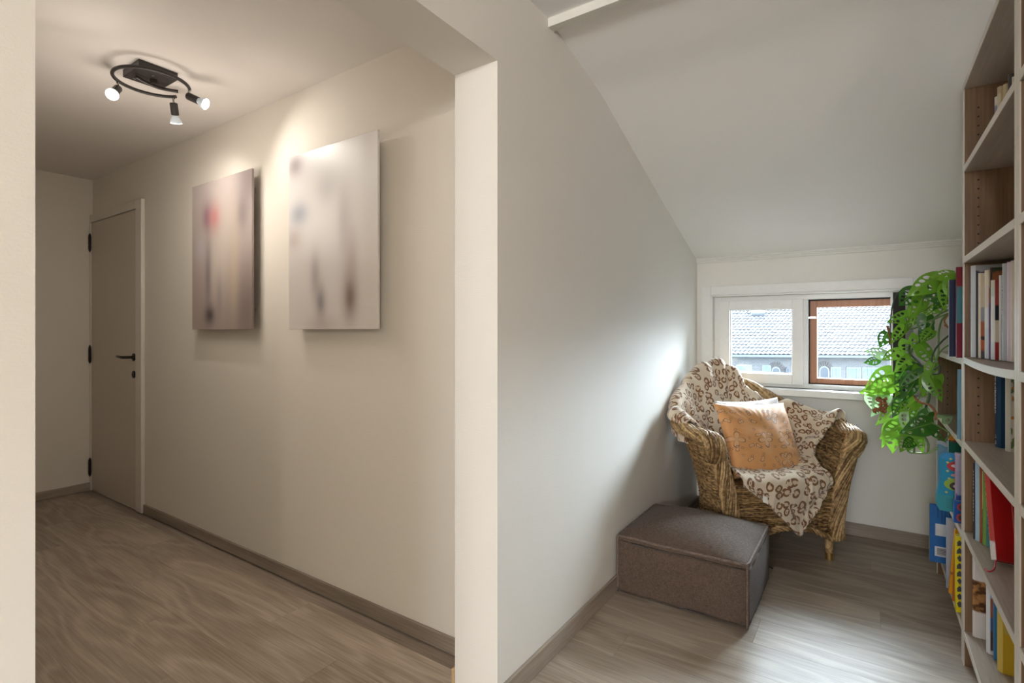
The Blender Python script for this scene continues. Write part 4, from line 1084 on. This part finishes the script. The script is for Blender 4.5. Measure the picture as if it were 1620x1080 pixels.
# ------------------------------------------------------------------ TRAILING PLANT
def leaf_mat(name, a, b, trans):
    t = NT(name); uv = t.uv(); oi = t.n('ShaderNodeObjectInfo')
    sp_ = t.n('ShaderNodeSeparateXYZ'); t.l(uv, sp_.inputs[0])
    mid = t.math('SUBTRACT', 1.0, t.step(t.math('ABSOLUTE', sp_.outputs[0]), 0.02, 0.06))
    f = t.math('ADD', t.math('MULTIPLY', oi.outputs['Random'], 0.6), t.math('MULTIPLY', t.noise(uv, 4, 3), 0.5), clamp=True)
    col = t.mix(f, a, b)
    col = t.mix(t.math('MULTIPLY', mid, 0.4), col, (0.45, 0.62, 0.16))
    t.set(t.b.inputs['Base Color'], col); t.b.inputs['Roughness'].default_value = 0.26; t.b.inputs['Specular IOR Level'].default_value = 0.5
    tl_ = t.n('ShaderNodeBsdfTranslucent'); cg = t.mix(0.5, col, trans); t.l(cg, tl_.inputs[0])
    mx = t.n('ShaderNodeMixShader'); mx.inputs[0].default_value = 0.34
    t.l(t.b.outputs[0], mx.inputs[1]); t.l(tl_.outputs[0], mx.inputs[2]); t.l(mx.outputs[0], t.out.inputs[0])
    return t.m
LM = {'b': leaf_mat('leaf_bright', (0.10, 0.30, 0.02), (0.24, 0.48, 0.05), (0.28, 0.55, 0.05)),
      'd': leaf_mat('leaf_dark', (0.02, 0.085, 0.015), (0.06, 0.19, 0.03), (0.10, 0.35, 0.03)),
      'p': leaf_mat('leaf_pale', (0.24, 0.42, 0.20), (0.40, 0.58, 0.30), (0.55, 0.85, 0.40))}
STEM = plain('green_stem', (0.10, 0.19, 0.045), 0.45, var=.25); BROWN = plain('dry_brown', (0.26, 0.10, 0.04), 0.8, var=.4)
DSTEM = plain('dark_stem', (0.035, 0.06, 0.03), 0.5)
def leaf_mesh(seed, bend, fold, curl):
    rr = random.Random(seed); m_ = MB()
    def width(s): # half width at s along the midrib
        return 0.36 * (math.sin(math.pi * min(1, s * 0.94 + 0.06) ** 0.62)) * (1 - 0.15 * s) if s < 1 else 0
    def pos(s, q, sg):
        w = width(s)
        lobe = -0.13 * q * max(0, 1 - s * 4) # basal lobes sweep back
        x = sg * q * w; y_ = s + lobe - 0.10 * q * (1 - s) * 0.6 + 0.04 * q
        z = -fold * q * w * 1.0 - bend * (s ** 2) + curl * (q * q) * w * math.sin(s * 5 + seed) 
        return (x, y_, z)
    ncell = 6
    for sg in (1, -1):
        edges = [k / ncell for k in range(ncell + 1)]
        for c_ in range(ncell):
            s0, s1 = edges[c_], edges[c_+1]
            hole = 0 < c_ < ncell - 1 and rr.random() < 0.85
            for (q0, q1) in ((0, .16), (.80, 1.0)):
                b0 = len(m_.v); K_ = 3
                for a in range(K_ + 1):
                    for q in (q0, q1): m_.v.append(pos(s0 + (s1-s0)*a/K_, q, sg)); m_.uv[len(m_.v)-1] = (q*sg, s0 + (s1-s0)*a/K_)
                for a in range(K_): m_.f.append((b0+2*a, b0+2*a+1, b0+2*a+3, b0+2*a+2))
            # cell between midrib strip and margin strip
            N_ = 16; out_, in_ = [], []
            cs, cq = (s0+s1)/2, 0.47 + rr.uniform(-.05, .05); hs, hq = (s1-s0)*rr.uniform(.30, .40), rr.uniform(.22, .30)
            for a in range(N_):
                an = 2*math.pi*a/N_; cx, cy = math.cos(an), math.sin(an); mx_ = max(abs(cx), abs(cy))
                out_.append(((s0+s1)/2 + cx/mx_*(s1-s0)/2, 0.48 + cy/mx_*0.32)); in_.append((cs + cx*hs, cq + cy*hq))
            b0 = len(m_.v)
            for (s, q) in out_ + in_: m_.v.append(pos(s, q, sg)); m_.uv[len(m_.v)-1] = (q*sg, s)
            for a in range(N_): m_.f.append((b0+a, b0+(a+1) % N_, b0+N_+(a+1) % N_, b0+N_+a))
            if not hole: m_.f.append(tuple(b0+N_+a for a in range(N_)))
    me_ = m_.mesh('leaf', None, smooth=True)
    return me_
proto = [leaf_mesh(1, 0.18, 0.35, 0.10), leaf_mesh(2, 0.42, 0.55, 0.15), leaf_mesh(3, 0.10, 0.15, 0.12), leaf_mesh(4, 0.30, 0.9, 0.1), leaf_mesh(5, 0.62, 0.3, 0.2)]
leaf_meshes = {}
for k in 'bdp':
    for i, pm in enumerate(proto):
        c_ = pm.copy(); c_.materials.append(LM[k]); leaf_meshes[(k, i)] = c_
CR = Vector((0.8271, 0.5621, 0)); CF = Vector((-0.5621, 0.8271, 0)); UP = Vector((0, 0, 1))
def world_at(u, v, y_):
    d = CF + CR * ((u - 810) / 826) + UP * ((523.5 - v) / 826)
    t = y_ / d.y; return Vector((0, 0, 1.2)) + d * t
POT = Vector((0.43, 2.86, 1.100))
plant = thing('trailing_plant', 'green trailing plant with holed leaves hanging from the low bookcase', 'plant', POT)
pm = MB().lathe([(0.055, 0.0), (0.06, 0.004), (0.085, 0.13), (0.09, 0.135), (0.09, 0.15), (0.08, 0.15), (0.076, 0.125), (0.02, 0.12)], 28, (0, 0, 0.0005))
pm.build('pot', plain('grey_pot', (0.25, 0.25, 0.25), .6), plant, smooth=False)
# (u, v) of leaf base, tip direction in degrees (0 right, 90 up), length in picture pixels, tone, proto, depth Y
leaves = [
 (1512, 432, 185, 36, 'b', 1, 2.72), (1500, 452, 250, 40, 'b', 0, 2.74), (1486, 436, 215, 48, 'b', 1, 2.80), (1490, 442, 255, 34, 'd', 3, 2.82), (1508, 442, 270, 44, 'b', 2, 2.70),
 (1452, 458, 215, 46, 'd', 0, 2.95), (1462, 462, 250, 42, 'b', 4, 2.92), (1505, 470, 175, 34, 'd', 1, 2.75), (1500, 462, 235, 34, 'd', 2, 2.78), (1455, 478, 245, 38, 'b', 0, 2.95),
 (1440, 497, 195, 34, 'b', 2, 3.00), (1432, 516, 240, 34, 'b', 0, 3.02), (1448, 500, 285, 36, 'b', 1, 2.96), (1466, 500, 260, 34, 'd', 2, 2.9), (1470, 515, 235, 30, 'd', 0, 2.9), (1438, 538, 280, 34, 'b', 3, 3.0),
 (1452, 530, 270, 34, 'b', 2, 2.95), (1458, 546, 290, 38, 'b', 2, 2.88), (1475, 522, 215, 26, 'b', 0, 2.86),
 (1404, 525, 235, 26, 'd', 1, 3.05), (1403, 560, 165, 34, 'p', 2, 3.05), (1392, 568, 195, 22, 'd', 3, 3.06), (1442, 566, 200, 34, 'b', 1, 3.0), (1436, 578, 225, 36, 'd', 2, 2.98),
 (1455, 580, 255, 32, 'b', 2, 2.94), (1446, 578, 330, 32, 'd', 1, 2.95), (1464, 590, 220, 42, 'd', 0, 2.88), (1452, 596, 235, 44, 'd', 3, 2.90), (1470, 596, 285, 40, 'b', 2, 2.84), (1478, 594, 265, 42, 'b', 1, 2.84),
 (1412, 588, 215, 46, 'b', 0, 3.04), (1418, 604, 205, 44, 'b', 1, 3.02), (1402, 612, 190, 36, 'b', 3, 3.05), (1384, 622, 285, 40, 'p', 2, 3.08), (1410, 626, 232, 42, 'p', 3, 3.05), (1425, 620, 300, 34, 'b', 1, 3.0),
 (1430, 630, 235, 34, 'd', 2, 2.98), (1448, 632, 210, 34, 'b', 2, 2.92), (1455, 640, 250, 34, 'b', 0, 2.92), (1420, 645, 215, 36, 'b', 4, 3.0), (1440, 650, 260, 34, 'p', 1, 2.94), (1462, 645, 300, 28, 'p', 2, 2.88), (1470, 652, 245, 34, 'd', 0, 2.86),
 (1432, 668, 200, 44, 'b', 1, 2.98), (1425, 672, 245, 44, 'b', 3, 3.0), (1478, 668, 195, 46, 'd', 1, 2.84), (1472, 674, 310, 32, 'd', 2, 2.84), (1452, 682, 250, 36, 'b', 0, 2.90), (1440, 688, 215, 36, 'b', 2, 2.94), (1462, 690, 285, 30, 'b', 3, 2.88), (1448, 695, 200, 28, 'd', 0, 2.9),
 (1414, 676, 262, 40, 'b', 1, 3.02), (1490, 662, 15, 28, 'p', 1, 2.80), (1476, 575, 250, 26, 'b', 0, 2.84), (1424, 555, 210, 30, 'b', 2, 3.02), (1490, 482, 215, 26, 'b', 2, 2.8),
]
rl = random.Random(21)
leaf_bases = []
for (u, v, a, L_, tone, pi_, dy) in leaves:
    p = world_at(u, v, dy); dist = (p - Vector((0, 0, 1.2))).dot(CF)
    size = L_ * dist / 826 * 1.0
    ar = R(a + rl.uniform(-8, 8)); yd = CR * math.cos(ar) + UP * math.sin(ar) - CF * rl.uniform(-.35, .45)
    yd.normalize()
    nn = -CF * 0.9 + UP * rl.uniform(0.1, .7) + CR * rl.uniform(-.6, .5); nn = (nn - yd * nn.dot(yd)).normalized()
    xa = yd.cross(nn)
    mt = Matrix((xa * size * rl.uniform(.9, 1.1), yd * size, nn * size)).transposed().to_4x4(); mt.translation = p - POT
    o = bpy.data.objects.new('leaf', leaf_meshes[(tone, pi_)]); COL.objects.link(o); o.parent = plant
    o.matrix_local = mt
    leaf_bases.append(p)
def vine(pts_, r_, mat, name='stem'):
    pp_ = [world_at(*q) - POT for q in pts_]
    MB().tube(catmull(pp_, 8 * len(pp_)), r_, 6).build(name, mat, plant, smooth=True)
P0 = (1530, 480, 2.84)
vines = [
 ([(1560, 478, 2.84), (1508, 488, 2.76), (1480, 502, 2.86), (1466, 530, 2.88), (1448, 545, 2.95), (1438, 560, 3.0)], .0042, STEM),
 ([(1560, 484, 2.84), (1506, 494, 2.76), (1470, 508, 2.88), (1440, 520, 2.98), (1432, 500, 3.0)], .0036, STEM),
 ([(1560, 490, 2.84), (1500, 498, 2.78), (1486, 520, 2.84), (1484, 560, 2.84), (1474, 585, 2.85), (1470, 620, 2.86), (1464, 645, 2.88)], .004, STEM),
 ([(1540, 515, 2.8), (1506, 528, 2.76), (1488, 542, 2.82), (1476, 560, 2.86), (1472, 590, 2.86)], .0038, DSTEM),
 ([(1540, 540, 2.8), (1506, 544, 2.76), (1488, 556, 2.82), (1478, 580, 2.84), (1472, 600, 2.85)], .0032, STEM),
 ([(1446, 530, 2.96), (1438, 555, 2.99), (1455, 575, 2.92), (1470, 598, 2.86), (1470, 630, 2.86), (1464, 648, 2.88), (1468, 668, 2.86)], .0042, DSTEM),
 ([(1452, 458, 2.95), (1425, 460, 3.02), (1413, 480, 3.05), (1408, 520, 3.05), (1412, 560, 3.05), (1424, 585, 3.02)], .003, DSTEM),
 ([(1404, 515, 3.05), (1407, 530, 3.05), (1408, 545, 3.05)], .0048, BROWN),
 ([(1428, 570, 3.0), (1444, 590, 2.97), (1430, 612, 3.0), (1414, 610, 3.04), (1425, 630, 3.0), (1428, 665, 2.98), (1436, 690, 2.96), (1436, 712, 2.96)], .0036, STEM),
 ([(1464, 648, 2.88), (1440, 665, 2.94), (1430, 690, 2.97), (1436, 712, 2.96), (1446, 716, 2.95), (1468, 716, 2.88), (1484, 708, 2.84)], .004, plain('pale_stem', (0.22, 0.36, 0.12), .45)),
 ([(1446, 700, 2.95), (1446, 716, 2.95)], .004, STEM), ([(1456, 680, 2.9), (1468, 700, 2.88), (1468, 716, 2.88)], .0045, STEM),
 ([(1478, 585, 2.84), (1487, 578, 2.82), (1486, 590, 2.82), (1476, 592, 2.84)], .0036, DSTEM),
 ([(1474, 668, 2.84), (1492, 678, 2.80), (1502, 686, 2.78), (1496, 696, 2.79)], .0034, STEM),
 ([(1490, 440, 2.8), (1496, 455, 2.79), (1502, 470, 2.77), (1508, 488, 2.76)], .0036, STEM),
 ([(1456, 462, 2.94), (1462, 490, 2.92), (1476, 482, 2.86), (1490, 488, 2.8), (1505, 492, 2.76)], .0032, STEM),
 ([(1446, 580, 2.95), (1460, 610, 2.9), (1448, 640, 2.92), (1440, 655, 2.94)], .003, STEM),
]
for q in vines: vine(*q)
vine([(1445, 626, 2.94), (1455, 636, 2.9), (1470, 640, 2.86), (1480, 652, 2.83), (1480, 664, 2.83)], .005, BROWN, 'dry_stem')
vine([(1500, 498, 2.77), (1494, 508, 2.79), (1500, 518, 2.77), (1494, 514, 2.78)], .003, BROWN, 'dry_stem')
# withered brown leaf crumple
dm = MB()
for k in range(12):
    c_ = Vector((rl.uniform(-.024, .024), rl.uniform(-.012, .012), rl.uniform(-.028, .028)))
    dm.grid([[c_ + Vector((x*.007 + y_*.004 + rl.uniform(-.005, .005), rl.uniform(-.009, .009), y_*.010 - x*.004 + rl.uniform(-.005, .005))) for y_ in range(-1, 2)] for x in range(-1, 2)])
dl = dm.build('withered_leaf', BROWN, plant, smooth=True); dl.location = world_at(1391, 640, 2.96) - POT
dl.modifiers.new('thickness', 'SOLIDIFY').thickness = 0.001

SC.cycles.use_denoising = True
